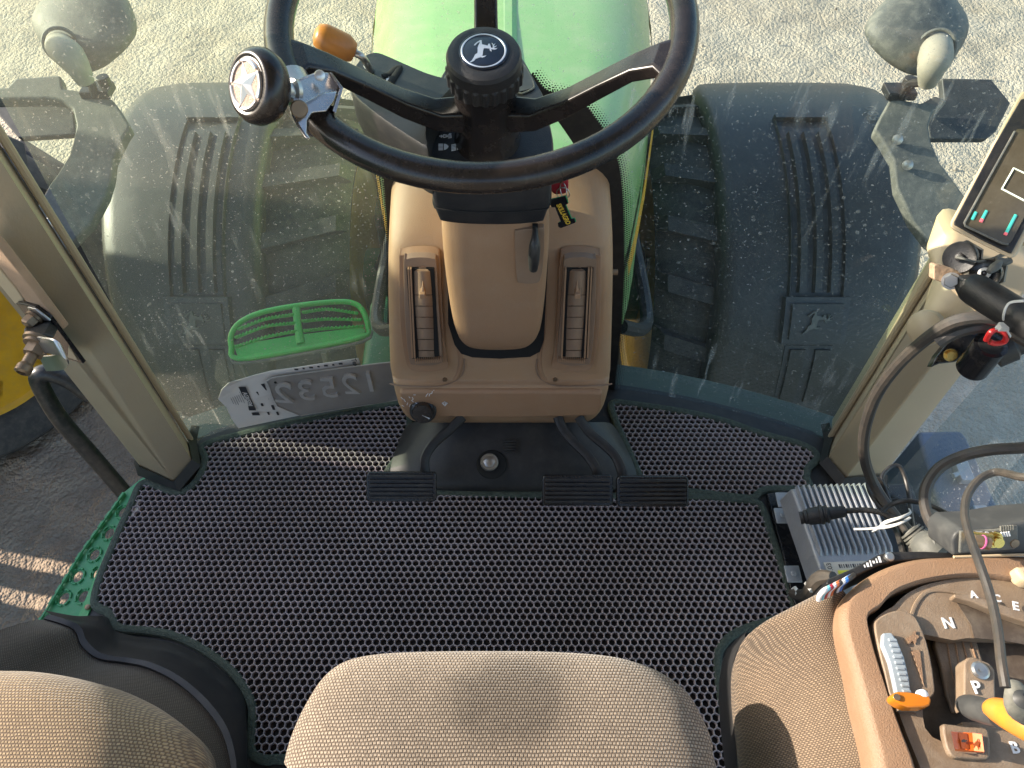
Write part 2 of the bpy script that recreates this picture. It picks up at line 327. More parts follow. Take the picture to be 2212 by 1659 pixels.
# ground: dry sandy earth with grit
def ground_mat():
    m = bpy.data.materials.new('sandy_earth'); m.use_nodes = True; t = m.node_tree; b = t.nodes['Principled BSDF']; N = t.nodes.new; L = t.links.new
    b.inputs['Roughness'].default_value = .95; b.inputs['Specular IOR Level'].default_value = .1
    tc = N('ShaderNodeTexCoord')
    def nz(s, d=8, r=.6):
        n = N('ShaderNodeTexNoise'); n.inputs['Scale'].default_value = s; n.inputs['Detail'].default_value = d; n.inputs['Roughness'].default_value = r; L(tc.outputs['Object'], n.inputs[0]); return n.outputs[0]
    cr = N('ShaderNodeValToRGB'); e = cr.color_ramp.elements; e[0].position = .30; e[0].color = (.35, .29, .215, 1); e[1].position = .62; e[1].color = (.54, .46, .355, 1)
    L(nz(2.2, 10, .75), cr.inputs[0])
    c2 = N('ShaderNodeValToRGB'); e = c2.color_ramp.elements; e[0].position = .36; e[0].color = (.58, .55, .50, 1); e[1].position = .47; e[1].color = (1, 1, 1, 1); L(nz(110, 10, .95), c2.inputs[0])
    mx = N('ShaderNodeMix'); mx.data_type = 'RGBA'; mx.blend_type = 'MULTIPLY'; mx.inputs[0].default_value = .9; L(cr.outputs[0], mx.inputs[6]); L(c2.outputs[0], mx.inputs[7])
    # darker brown earth in a patch left of the cab
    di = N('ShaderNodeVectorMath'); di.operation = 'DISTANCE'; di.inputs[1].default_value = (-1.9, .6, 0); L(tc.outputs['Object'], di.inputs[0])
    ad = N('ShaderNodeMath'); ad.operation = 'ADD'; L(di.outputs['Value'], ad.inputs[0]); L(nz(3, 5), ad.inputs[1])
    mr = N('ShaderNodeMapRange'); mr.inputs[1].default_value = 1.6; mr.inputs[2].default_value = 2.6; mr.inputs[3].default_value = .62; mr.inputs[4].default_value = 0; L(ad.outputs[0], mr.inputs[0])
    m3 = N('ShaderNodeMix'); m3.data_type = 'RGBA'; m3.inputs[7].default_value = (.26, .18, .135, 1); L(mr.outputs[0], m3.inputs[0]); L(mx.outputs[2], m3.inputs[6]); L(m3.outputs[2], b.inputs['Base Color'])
    vo = N('ShaderNodeTexVoronoi'); vo.inputs['Scale'].default_value = 40; L(tc.outputs['Object'], vo.inputs[0])
    a = N('ShaderNodeMath'); a.operation = 'MULTIPLY_ADD'; a.inputs[1].default_value = -.8; L(vo.outputs['Distance'], a.inputs[0])
    v2 = N('ShaderNodeTexVoronoi'); v2.inputs['Scale'].default_value = 95; L(tc.outputs['Object'], v2.inputs[0]); a2 = N('ShaderNodeMath'); a2.operation = 'MULTIPLY_ADD'; a2.inputs[1].default_value = -.5; L(v2.outputs['Distance'], a2.inputs[0]); L(nz(9, 6, .6), a2.inputs[2]); L(a2.outputs[0], a.inputs[2])
    bp = N('ShaderNodeBump'); bp.inputs['Strength'].default_value = 1.0; bp.inputs['Distance'].default_value = .012; L(a.outputs[0], bp.inputs['Height']); L(bp.outputs[0], b.inputs['Normal'])
    return m
M['ground'] = ground_mat()

# ================================================================ outside the cab
GZ = -1.5
def ground_mesh():
    V, Fc = [], []
    xs = [-60, -30, -14, -8, -6] + [-5+i*.04 for i in range(251)] + [6, 8, 14, 30, 60]
    ys = [-60, -30, -14, -6, -2] + [-1+i*.04 for i in range(191)] + [7.5, 10, 15, 30, 60]
    nx = len(xs)
    for y in ys:
        for x in xs:
            kk = 2.2 if (x < -.8 and y < 2.4) else 1
            h = kk* (.016*noise.fractal(Vector((x*1.4, y*1.4, 0)), 1, 2, 5) + .010*noise.fractal(Vector((x*7, y*7, 3)), 1, 2, 4) + .009*max(0, noise.noise(Vector((x*11, y*11, 9)))))
            V.append((x, y, GZ+h))
    for j in range(len(ys)-1):
        for i in range(nx-1): Fc.append((j*nx+i, j*nx+i+1, (j+1)*nx+i+1, (j+1)*nx+i))
    return V, Fc
g = top('ground', ground_mesh(), M['ground'], 'pale sandy earth yard around the tractor', 'ground', kind='structure', smooth=True, ang=180)

# loose stones on the ground left of the cab
def stones():
    parts = []
    for k in range(150):
        x = random.uniform(-2.6, -.7) if k < 50 else random.uniform(-2.8, 3.2); y = random.uniform(.3, 2.4) if k < 50 else random.uniform(2.2, 5.6)
        r = random.uniform(.004, .012)
        bm = bmesh.new(); bmesh.ops.create_icosphere(bm, subdivisions=1, radius=r)
        for v in bm.verts: v.co *= random.uniform(.7, 1.25)
        parts.append(([v.co + Vector((x, y, GZ+.012)) for v in bm.verts], [tuple(v.index for v in f.verts) for f in bm.faces])); bm.free()
    return join(*parts)
M['stone'] = mat('pale_stone', (.30, .26, .22), .9, nscale=40)
top('gravel', stones(), M['stone'], 'small loose stones scattered on the sandy earth', 'gravel', kind='stuff')

# --- hood
hood = thing('tractor_hood', (0, 1.0, 0), 'pale green tractor hood ahead of the steering wheel', 'hood')
def hoodrow(y, hw, z, dz):
    c = .075
    return [(-hw-.02, y, z-dz), (-hw, y, z-.13), (-hw+.008, y, z-.085), (-hw+c*.5, y, z-.035), (-hw+c, y, z), (-hw*.5, y, z+.012), (0, y, z+.018), (hw*.5, y, z+.012), (hw-c, y, z), (hw-c*.5, y, z-.035), (hw-.008, y, z-.085), (hw, y, z-.13), (hw+.02, y, z-dz)]
HR = [(.985, .205, .40, .30), (1.1, .235, .375, .34), (1.3, .28, .34, .42), (1.6, .34, .295, .50), (1.9, .380, .25, .55), (2.2, .415, .20, .6), (2.7, .45, .13, .6), (3.05, .43, .05, .55), (3.15, .40, -.10, .4)]
rows = [hoodrow(*h) for h in HR]
v_, f_ = loft(rows); f_.append(tuple(range(len(rows[0])-1, -1, -1))); n_ = len(rows)-1; f_.append(tuple(n_*13+i for i in range(13)))
obj('panel', (v_, f_), M['green'], hood, smooth=True, ang=50)
def hoody(h, y):
    for a, b in zip(HR, HR[1:]):
        if a[0] <= y <= b[0]:
            t = (y-a[0])/(b[0]-a[0]); return tuple(a[i]+(b[i]-a[i])*t for i in range(4))
for s in (-1, 1):   # yellow stripe along each flank
    r1 = []; r2 = []
    for y in [1.0+i*.1 for i in range(18)]:
        _, hw, z, dz = hoody(0, y); r1.append((s*(hw+.008), y, z-.135)); r2.append((s*(hw+.014), y, z-.175))
    a, b = loft([r1, r2]); n = len(a); v = a + [(x-s*.012, y, z) for x, y, z in [tuple(q) for q in a]]
    fc = b + [tuple(i+n for i in q) for q in b]
    obj('stripe', (v, fc), M['yellow'], hood)
obj('dark_line', prism([(-.012+.012, 1.0, .419), (.012, 1.0, .419), (.012, 2.2, .2195), (0, 2.2, .2195)], (0, 0, -.01)), M['greend'], hood)  # dark strip on the hood painting a line reflected in the windshield
# --- chassis under the hood
ch = thing('tractor_chassis', (0, 1.7, GZ), 'dark green frame and tanks under the hood', 'chassis')
obj('frame_rail', join(box((-.24, 1.9, -.75), (.12, 2.0, .45)), box((.24, 1.9, -.75), (.12, 2.0, .45)), box((0, 2.4, -.85), (1.3, .25, .22))), M['greend'], ch, bevel=.02)
obj('engine_block', join(box((0, 1.75, -.35), (.44, 1.7, .6)), box((-.30, 1.25, -.5), (.22, .45, .35)), box((.27, 2.1, -.2), (.10, .3, .25))), M['greend'], ch, bevel=.03)
for s_ in (-1, 1): obj('tank', box((s_*.44, 1.2, -1.02), (.26, .50, .4)), M['greend'], ch, bevel=.06, seg=4)
obj('axle', box((0, 2.02, -.88), (1.3, .2, .2)), M['greend'], ch, bevel=.03)
for s in (-1, 1):
    obj('hose', tube([(s*.26, 1.15, -.1), (s*.36, 1.3, -.25), (s*.34, 1.6, -.2), (s*.42, 1.85, -.5), (s*.52, 2.0, -.8)], .018), M['rubber'], ch, smooth=True)


# --- front wheels and fenders
WC = (2.0, -.82); WR = .68
def front_wheel(s):
    t = bpy.data.objects.new('wheel', None); COL.objects.link(t); t.parent = ch; ORG[t.name] = ORG[ch.name]
    c = Vector((0, *WC)); n = Vector((s, 0, 0))
    xi, xo = (.50 if s < 0 else .44), 1.12
    prof = [(.44, xi+.06), (.50, xi+.015), (.57, xi+.0), (.60, xi+.03), (.625, xi+.10), (.63, (xi+xo)/2), (.625, xo-.1), (.60, xo-.03), (.55, xo), (.45, xo-.06)]
    parts = [lathe(prof, c, n, 64)]
    for k in range(22):
        for h in (0, 1):
            a = 2*math.pi*(k+h*.5)/22; e = Vector((0, math.cos(a), math.sin(a))); tg = Vector((0, -math.sin(a), math.cos(a)))
            x0 = xi-.002 if h == 0 else xo+.002; x1 = (xi+xo)/2 + (.02 if h == 0 else -.02)
            q = [e*.585 + Vector((s*x0, 0, 0)), e*.635 + Vector((s*(x0+(.03 if h == 0 else -.03)), 0, 0)) + tg*.02, e*.672 + Vector((s*x1, 0, 0)) + tg*.12, e*.62 + Vector((s*x1, 0, 0)) + tg*.12]
            parts.append(prism([c+p for p in q], tg*.05))
    obj('tyre', join(*parts), M['rubber2'], t, smooth=True)
    rp = [(.10, xi+.20), (.18, xi+.20), (.30, xi+.17), (.37, xi+.13), (.40, xi+.08), (.43, xi+.04), (.455, xi+.03), (.46, xi+.05)]
    obj('rim', lathe(rp, c, n, 48), M['yellow'], t, smooth=True, ang=60)
    obj('hub', lathe([(.0, xi-.1), (.12, xi-.1), (.12, xi+.2)], c, n, 24), M['greend'], t, smooth=True)
front_wheel(-1); front_wheel(1)
def front_fender(s):
    side = 'left' if s < 0 else 'right'
    t = thing('front_fender', (s*1.0, WC[0], -.2), f'black plastic front fender with ribbed channels and leaping deer badge, {"left, sunlit" if s<0 else "right, shaded"}', 'fender', 'front wheel fenders')
    c = Vector((0, *WC)); RF = .70
    def pt(x, a, r=RF): return Vector((s*x, c.y+math.cos(R(a))*r, c.z+math.sin(R(a))*r))
    A = [44, 48, 54, 60, 68, 76, 84, 92, 100, 108, 116, 124, 132, 140, 148, 156, 164, 170]
    ki = .13 if s > 0 else 0; kx = .03 if s > 0 else 0
    def xin(a): return (.715+.03*math.sin(R(a)) if a > 60 else .76+(60-a)*.004)-ki
    def xout(a): return 1.24 - max(0, a-95)*.0010 - max(0, 62-a)*.012
    def row(a, r):
        xi, xo = xin(a), xout(a); d = xo-xi
        return [pt(xi-.004, a, r-.05), pt(xi, a, r-.02), pt(xi+.018, a, r-.004), pt(xi+.05, a, r), pt(xi+d*.4, a, r+.004), pt(xi+d*.7, a, r+.003), pt(xo-.06, a, r), pt(xo-.025, a, r-.008), pt(xo-.004, a, r-.03), pt(xo+.004, a, r-.075)]
    up_ = [row(a, RF) for a in A]; dn = [row(a, RF-.012) for a in A]
    v1, f1 = loft(up_); v2, f2 = loft(dn); n = len(v1); m = 10; L_ = len(A)-1
    f = f1 + [tuple(i+n for i in q) for q in f2]
    for j in range(m-1): f += [(j, j+1, j+1+n, j+n), (L_*m+j, L_*m+j+1, L_*m+j+1+n, L_*m+j+n)]
    for i in range(L_): f += [(i*m, (i+1)*m, (i+1)*m+n, i*m+n), (i*m+m-1, (i+1)*m+m-1, (i+1)*m+m-1+n, i*m+m-1+n)]
    obj('shell', (v1+v2, f), M['fender'], t, smooth=True, ang=60)
    # raised frame round the channel, ribs, badge
    x0, x1 = .85-kx, .985-kx
    def strip(xa, xb, a0, a1, h0, h1, n=14, name='rib', mt='fender'):
        rows = []
        for i in range(n+1):
            a = a0+(a1-a0)*i/n
            rows.append([pt(xa, a, RF+h0), pt(xa+.004, a, RF+h1), pt(xb-.004, a, RF+h1), pt(xb, a, RF+h0)])
        v, fc = loft(rows); fc += [(0, 1, 2, 3), tuple(n*4+i for i in (3, 2, 1, 0))]
        obj(name, (v, fc), M[mt], t, smooth=True, ang=40)
    strip(x0-.010, x1+.004, 91, 137.5, -.002, .003, name='recess', mt='greyd')
    for k in range(3): strip(x0+.008+k*.045, x0+.036+k*.045, 96, 137, .002, .019)
    strip(x0-.018, x0-.008, 90, 138, 0, .013, name='lip'); strip(x1+.004, x1+.014, 90, 138, 0, .013, name='lip')
    strip(x0-.018, x1+.014, 89.6, 91, 0, .020, 3, name='lip')
    strip(x0-.03, x1+.03, 138, 149, -.002, .022, 6, name='badge_plinth', mt='greyd')
    strip(x0-.012, x1+.01, 139.5, 147.8, .010, .031, 6, name='badge_plate')
    for k in range(2): strip(x0+.006+k*.075, x0+.058+k*.075, 151, 166, -.002, .012)
    strip(x0-.010, x1+.004, 150, 168, -.002, .0045, name='recess', mt='greyd')
    # leaping deer relief on the badge
    e_r = (pt(1, 143.7)-Vector((s, *WC))).normalized(); tg = Vector((0, e_r.z, -e_r.y)) if False else Vector((0, -e_r.z, e_r.y))
    o = pt((x0+x1)/2, 143.7, RF+.031)
    xa = Vector((1, 0, 0)); ya = -tg
    dv = [o + xa*((x-930)/680*.085) + ya*((620-y)/680*.085) for x, y in DEER]
    obj('deer_relief', prism(dv, e_r*.006), M['grey'], t)
    if s > 0:
        tp = pt(1.12, 92, RF+.006); er = (pt(1, 92)-Vector((s, *WC))).normalized()
        obj('fender_lettering', text('TW-500', tp, (0, 1, -.4), er, .05, .0008), M['grey'], t)  # raised lettering on the right fender shell
DEER = [(595, 880), (650, 835), (690, 770), (720, 700), (780, 665), (785, 600), (780, 540), (800, 480), (835, 400), (828, 388), (770, 420), (720, 475), (690, 475), (710, 440), (780, 385), (850, 348), (875, 352), (885, 400), (890, 450), (960, 465), (1030, 485), (1048, 438), (1082, 435), (1102, 490), (1115, 530), (1150, 540), (1162, 500), (1155, 450), (1132, 415), (1158, 432), (1176, 460), (1198, 445), (1218, 422), (1210, 452), (1190, 475), (1188, 505), (1222, 495), (1256, 475), (1240, 505), (1192, 528), (1190, 548), (1240, 548), (1275, 540), (1240, 570), (1190, 580), (1150, 574), (1122, 568), (1130, 622), (1080, 585), (1085, 555), (1000, 545), (940, 545), (920, 600), (915, 680), (902, 732), (950, 732), (1003, 715), (960, 757), (895, 774), (878, 755), (800, 780), (740, 800), (700, 850), (620, 884)]
front_fender(-1); front_fender(1)

# --- the machine parked alongside on the left (its wheel shows; an unseen slotted panel is added to shade our floor)
nb = thing('parked_machine', (-3.6, .6, GZ), 'green machine with yellow wheel parked beside the tractor on the left', 'machine')
def wall(x, yr, zr, holes):
    ys = sorted({*yr, *[h[0] for h in holes], *[h[1] for h in holes]}); zs = sorted({*zr, *[h[2] for h in holes], *[h[3] for h in holes]}); out = []
    for y0, y1 in zip(ys, ys[1:]):
        for z0, z1 in zip(zs, zs[1:]):
            if any(h[0] <= (y0+y1)/2 <= h[1] and h[2] <= (z0+z1)/2 <= h[3] for h in holes): continue
            out.append(box((x, (y0+y1)/2, (z0+z1)/2), (.03, y1-y0, z1-z0)))
    return join(*out)
def aim(x, y, z):
    t = (-3.1-x)/SUND.x; return y+SUND.y*t, z+SUND.z*t
h1 = aim(-.36, .742, 0); h2 = aim(-1.75, 1.11, GZ); h3 = aim(-1.75, .97, GZ)
obj('shade_panel', wall(-3.1, (-2.8, 1.95), (-1.3, 1.575), [(-2.8, .8, 1.40, 1.575), (h1[0]-.026, h1[0]+.026, h1[1]-.09, h1[1]+.09), (h2[0]-.025, h2[0]+.03, h2[1]-.14, h2[1]+.14), (h3[0]-.03, h3[0]+.03, h3[1]-.15, h3[1]+.15)]), M['greend'], nb)  # unseen panel, its height and slots shaped to block and pass the sun
obj('body', join(box((-4.0, -.6, .2), (1.2, 3.2, 1.7))), M['greend'], nb, bevel=.05)
wc = Vector((-2.02, 1.79, -.84)); wn_ = Vector((.80, -.55, .08)).normalized()
wh = obj('wheel', lathe([(.40, -.12), (.42, .0), (.50, .04), (.58, .05), (.63, .0), (.66, -.08), (.665, -.3), (.64, -.45), (.5, -.48)], wc, wn_, 64), M['rubber2'], nb, smooth=True)
a_, b_, _ = frame(wn_); lg = []
for k in range(20):
    an = 2*math.pi*k/20; e = a_*math.cos(an)+b_*math.sin(an); tg = -a_*math.sin(an)+b_*math.cos(an)
    lg.append(prism([wc+e*.60+wn_*.03, wc+e*.70-wn_*.08, wc+e*.70-wn_*.26+tg*.08, wc+e*.63-wn_*.26+tg*.08], tg*.06))
obj('tread', join(*lg), M['rubber2'], wh, bevel=.008)
rimo = obj('rim', lathe([(r*.90, h) for r, h in [(.0, -.14), (.14, -.14), (.15, -.10), (.20, -.10), (.25, -.04), (.30, -.03), (.36, -.09), (.385, -.06), (.40, -.01), (.415, .0), (.425, -.02), (.44, .02), (.455, .03), (.46, .01)]], wc, wn_, 64), M['yellow'], wh, smooth=True, ang=60)
for k in range(8):
    an = 2*math.pi*(k+.55)/8; e = a_*math.cos(an)+b_*math.sin(an); tg = -a_*math.sin(an)+b_*math.cos(an)
    obj('rim_lug', prism([wc+e*.27-tg*.07-wn_*.05, wc+e*.35-tg*.05-wn_*.05, wc+e*.36-wn_*.05, wc+e*.35+tg*.05-wn_*.05, wc+e*.27+tg*.07-wn_*.05, wc+e*.24-wn_*.05], wn_*.060), M['yellow'], wh, bevel=.012, seg=3)
for k in range(8):
    an = 2*math.pi*(k+.55)/8; e = a_*math.cos(an)+b_*math.sin(an)
    obj('wheel_bolt', join(lathe([(.026, -.006), (.026, .002)], wc+e*.31, wn_, 12), lathe([(.017, .002), (.017, .022)], wc+e*.31, wn_, 6)), M['bolt'], wh)

# --- lamp brackets with dust caps outside both front corners
def corner_lamp(shell, elbow, arm, panel, base, d0, side, lbl):
    c = P(*shell[3], d=d0); t = thing('mirror_lamp_bracket', P(*base, d=d0+.02), lbl, 'lamp bracket', 'lamp brackets outside the front corners')
    nrm = (C0-c).normalized()
    pv = pillow([P(x, y, d=d0-.02) for x, y in shell], nrm*1, [(1.0, -.05), (1.0, -.01), (.985, .01), (.92, .035), (.78, .055), (.5, .07), (.2, .076)], 3)
    obj('lamp_shell', pv, M['grey'], t, smooth=True, ang=70)
    pts = [P(elbow[0][0], elbow[0][1]-10, d=d0+.02)]+[P(x, y, d=d0-dd_) for dd_, (x, y, r) in zip((.10, .135, .13, .10), elbow)]; rr = [elbow[0][2]/FPX*(d0)]+[r/FPX*(d0-.1) for _, _, r in elbow]
    el = obj('elbow_housing', tube(pts, rr, 5, 24), M['dustlamp'], t, smooth=True, ang=70)
    obj('sealing_ring', tube([p for p in arc(P(elbow[0][0], elbow[0][1]-8, d=d0-.082), *[frame(nrm)[i] for i in (0, 1)], rr[0]*1.06, 0, 345, 24)], .004, 1, 8, closed=True), M['grey'], el, smooth=True)
    ap = [P(x, y, d=d0+.06) for x, y in arm]; obj('arm', prism(ap, Vector((0, .006, -.03))), M['grey'], t, bevel=.006)
    pp = [P(x, y, d=d0+.12) for x, y in panel]; obj('panel', prism(pp, Vector((0, .01, -.02))), M['greyd'], t, bevel=.004)
    q = pts[-1]; e2 = P(*base, d=d0+.055)
    obj('conduit', tube([q, q+(e2-q)*.3+Vector((0, 0, .012)), q+(e2-q)*.7+Vector((0, .01, .015)), e2], .010, 5, 8), M['rubber'], t, smooth=True)
    obj('hinge', join(lathe([(.016, 0), (.016, .03)], e2+Vector((.02, .03, 0)), (0, 0, 1), 12), box(e2+Vector((0, .02, .0)), (.07, .05, .02))), M['rubber'], t, bevel=.003)
    for (bx, by) in ([(1904, 301), (1926, 356)] if side > 0 else [(110, 480)]):
        k = P(bx*1.0+(35 if side > 0 else 0), by, d=d0+.05)
        obj('screw', lathe([(.013, 0), (.012, .006), (.006, .008)], k, nrm, 14), M['steel'], t, smooth=True)
corner_lamp([(68, 46), (85, 5), (130, -40), (190, -55), (245, -35), (280, 5), (297, 62), (280, 98), (247, 130), (215, 150), (160, 165), (125, 140), (92, 100)],
            [(132, 105, 30), (148, 118, 31), (165, 140, 26), (186, 178, 18)],
            [(-20, 190), (15, 187), (33, 168), (130, 161), (135, 190), (172, 195), (182, 208), (241, 212), (262, 240), (281, 272), (268, 292), (244, 342), (240, 380), (228, 420), (195, 482), (140, 537), (60, 560), (81, 443), (105, 400), (124, 374), (148, 335), (156, 309), (164, 270), (156, 234), (130, 215), (98, 212), (-20, 214)],
            [(-10, 205), (130, 214), (158, 240), (164, 290), (39, 298), (-10, 240)], (205, 205), 1.74, -1,
            'grey lamp shell on a curved bracket above the left fender')
corner_lamp([(1867, 72), (1880, 35), (1917, -4), (1970, -40), (2030, -40), (2068, 0), (2092, 42), (2089, 80), (2066, 120), (2045, 150), (1990, 165), (1942, 152), (1893, 115)],
            [(2022, 112, 33), (2020, 128, 34), (2012, 150, 28), (2004, 180, 19)],
            [(1926, 208), (1901, 254), (1890, 279), (1906, 301), (1931, 344), (1938, 405), (1971, 476), (2003, 520), (2043, 551), (2110, 540), (2090, 430), (2067, 397), (2032, 351), (2012, 304), (2007, 272), (2017, 238), (2049, 216), (2020, 205), (1990, 222), (1955, 215)],
            [(2010, 300), (2004, 268), (2017, 235), (2040, 214), (2035, 168), (2142, 170), (2184, 222), (2153, 283), (2132, 300)], (1948, 208), 1.74, 1,
            'grey lamp shell on a riveted curved bracket above the right fender')

# ================================================================ the cab
def ywin(x, z=0): return .915 - .37*x*x + .10*z
fl = [P(322, 1040, z=0), P(195, 1325, z=0)]
flo = [(-.655, .70, 0), (-.745, .42, 0), (-.80, -.9, 0), (.78, -.9, 0), (.76, .55, 0), (.64, .76, 0)]
flo += [(x, ywin(x)+.012, 0) for x in [.58-.58*2*i/16 for i in range(17)]]
fo = [P(300, 1050, z=0)+Vector((-.02, 0, 0)), P(208, 1292, z=0)+Vector((-.012, 0, 0))]
floor_pts = [Vector((-.63, .755, 0)), P(312, 1035, z=0), P(192, 1322, z=0), Vector((-.78, -.9, 0)), Vector((.78, -.9, 0)), Vector((.76, .6, 0))] + [Vector((x, ywin(x)+.01, 0)) for x in [.6-.6*2*i/16 for i in range(17)]]
top('floor', prism(floor_pts, (0, 0, -.05)), M['rubber'], 'dark cab floor under the mats', 'floor', kind='structure')
sillp = [(x, ywin(x)+.013) for x in [-.66+1.32*i/20 for i in range(21)]]
sb = []
for x, y in sillp: sb.append([(x, y, -.012), (x*1.03, y+.075, -.03), (x*1.03, y+.085, -.10), (x, y-.0, -.10)])
sv, sf = loft(sb, True); sf += [(0, 1, 2, 3), tuple(20*4+i for i in (3, 2, 1, 0))]
top('cab_sill', (sv, sf), M['sill'], 'green metal ledge along the foot of the windshield', 'ledge', kind='structure', bevel=.004)
# roof and rear posts (overhead and behind; they only shade)
top('cab_roof', box((0, -.10, 1.86), (1.75, 1.95, .10)), M['beige'], 'beige cab roof', 'roof', kind='structure', bevel=.03)

# --- windshield
ws = thing('windshield', (0, .915, 0), 'dusty green tinted windshield reaching down to the floor', 'windshield')
for xa, xb, mt in ((-.64, -.0115, 'glassL'), (-.0095, .64, 'glassR')):
    rows = []
    for i in range(9):
        z = -.004+i*.2; rows.append([(xa+(xb-xa)*j/14, ywin(xa+(xb-xa)*j/14, z), z) for j in range(15)])
    v, f = loft(rows); obj('pane', (v, f), M[mt if xa < -.1 else 'glassC'], ws, smooth=True, ang=80, label='dusty left half of the glass' if xa < -.1 else 'clearer right half of the glass')
def wpt(px, py, off=.006):
    """the spot on the windshield behind a place of the photograph"""
    y = .9
    for _ in range(12):
        p = P(px, py, y=y); y = ywin(p.x, p.z)-off
    return P(px, py, y=y)
fr_out = [(1150, 160), (1180, 196), (1215, 203), (1250, 215), (1285, 255), (1315, 300), (1335, 350), (1343, 400), (1347, 470), (1348, 560), (1346, 640), (1341, 710), (1335, 770), (1328, 830), (1326, 862)]
fr_in = [(1120, 190), (1150, 225), (1190, 245), (1225, 290), (1250, 330), (1270, 370), (1285, 410), (1290, 450), (1295, 500), (1295, 560), (1295, 640), (1295, 710), (1295, 770), (1295, 830), (1295, 862)]
def band(po, pi):
    rr = []
    for (a, b) in zip(po, pi): rr.append([wpt(*a), wpt(*b)])
    v, f = loft(rr); n = len(v); v2 = [q+Vector((0, .002, 0)) for q in v]
    return v+v2, f+[tuple(i+n for i in q) for q in f]
fo2 = [Vector((*p, 0)) for p in fr_out]; fi2 = [Vector((*p, 0)) for p in fr_in]
fo3 = [(p.x, p.y) for p in catmull(fo2, 4)]; fi3 = [(p.x, p.y) for p in catmull(fi2, 4)]
obj('black_border', band(fo3, fi3), M['black'], ws, smooth=True)
lo3 = [(827, 375), (832, 420), (836, 480), (838, 560), (838, 700)]; li3 = [(870, 375), (875, 420), (880, 480), (880, 560), (880, 700)]
obj('black_border', band(lo3, li3), M['black'], ws, smooth=True)
def dots(line, sides, rows_, step=.0042, r0=.0019):
    parts = []
    pts = [wpt(*q) for q in line]; acc = 0
    nrm = Vector((0, -1, 0))
    for i in range(len(pts)-1):
        a, b = pts[i], pts[i+1]; L_ = (b-a).length; tdir = (b-a).normalized(); sd = Vector((tdir.z, 0, -tdir.x)).normalized()*sides
        s = -acc
        while s < L_:
            if s >= 0:
                for k in range(rows_):
                    c = a+tdir*(s+(step*.5 if k % 2 else 0)) + sd*(step*.85*(k+.4)); r = r0*(1-.17*k)
                    parts.append(([c+Vector((math.cos(q*math.pi/3)*r, 0, math.sin(q*math.pi/3)*r)) for q in range(6)], [(0, 1, 2, 3, 4, 5)]))
            s += step
        acc = (L_+acc) % step
    return join(*parts)
obj('border_dots', dots(fo3, -1 if wpt(*fo3[0]).x > 9 else -1, 5), M['black'], ws)
obj('border_dots', dots(lo3, 1, 4), M['black'], ws)

# --- right door window
sg = thing('side_window', (.735, .0, .05), 'scratched dusty right side window behind the cables', 'window')
rows = [[(.70+.035*(1 if j else 0)+(.02*z), .66-1.5*j/6, z) for j in range(7)] for z in (.0, .6, 1.2, 1.78)]
v, f = loft(rows); obj('pane', (v, f), M['glassR'], sg)
obj('frame', join(box((.735, -.1, -.015), (.05, 1.55, .03)), box((.76, -.84, .9), (.05, .06, 1.8))), M['rubber'], sg, bevel=.004)

# --- front posts
def post(base, up, outer, label, ztop=1.8):
    t = thing('cab_pillar', base[1], label, 'cab pillar', 'front corner pillars of the cab')
    top_ = []
    for b, u in zip(base, up):
        k = (ztop-b.z)/(u.z-b.z); top_.append(b+(u-b)*k)
    bo = [b+o for b, o in zip(base[::-1], outer)]; to = [b+o for b, o in zip(top_[::-1], outer)]
    n = len(base)*2; v = base+bo+top_+to
    f = [tuple(range(n-1, -1, -1)), tuple(range(n, 2*n))]+[(i, (i+1) % n, (i+1) % n+n, i+n) for i in range(n)]
    obj('post', (v, f), M['beige'], t, bevel=.008, seg=3)
    return t, top_
Lb = [P(319, 1023, z=0), P(387, 1055, z=0), P(424, 1009, z=0), P(414, 968, z=0)]
Lu = [P(0, 628, x=-.705), P(0, 540, x=-.66), P(0, 345, x=-.605), P(0, 312, x=-.612)]
tL, _ = post(Lb, Lu, [Vector((-.02, .012, 0)), Vector((-.03, .02, 0)), Vector((-.07, .03, 0)), Vector((-.02, .05, 0))], 'beige cab pillar on the left with a metal bracket bolted to it')
Rb = [P(1792, 962, z=0), P(1779, 1003, z=0), P(1815, 1047, z=0), P(1900, 1040, z=0)]
Ru = [P(2112, 450, x=.612), P(2125, 450, x=.60), P(2190, 560, x=.66), P(2211, 606, x=.70)]
tR, _ = post(Rb, Ru, [Vector((.02, .05, 0)), Vector((.04, .08, 0)), Vector((.06, .06, 0)), Vector((.02, .06, 0))], 'stained beige cab pillar on the right behind the monitor and cables')
def collar(base, t, cen):
    c = cen; pts = [c+(p-c)*1.0 for p in base]
    o = [p+(p-c).normalized()*.016 for p in base]
    i = [p+(p-c).normalized()*.004+Vector((0, 0, .02)) for p in base]
    rows = [o, i]; v = o+i+[p+Vector((0, 0, .0)) for p in base]
    n = len(base); f = [(k, k+1, k+1+n, k+n) for k in range(n-1)]+[(k+n, k+1+n, k+1+2*n, k+2*n) for k in range(n-1)]
    obj('rubber_foot', (v, f), M['rubber'], t, smooth=True)
collar([p+Vector((0, 0, .012)) for p in [Lb[0]+Vector((-.01, .02, 0))]+Lb+[Lb[3]+Vector((0, .03, 0))]], tL, (Lb[0]+Lb[2])/2+Vector((-.02, .03, 0)))
collar([p+Vector((0, 0, .012)) for p in [Rb[0]+Vector((0, .03, 0))]+Rb], tR, (Rb[0]+Rb[3])/2+Vector((.02, .03, 0)))
# rounded bead along the glass edge of each post
for b, u, t, s in ((Lb[3], Lu[3], tL, 1), (Rb[0], Ru[0], tR, -1)):
    tp = b+(u-b)*((1.75-b.z)/(u.z-b.z)); off = Vector((s*.004, .006, 0))
    obj('glass_seal', tube([b+off, tp+off], .0055, 1, 8), M['beige'], t, smooth=True)
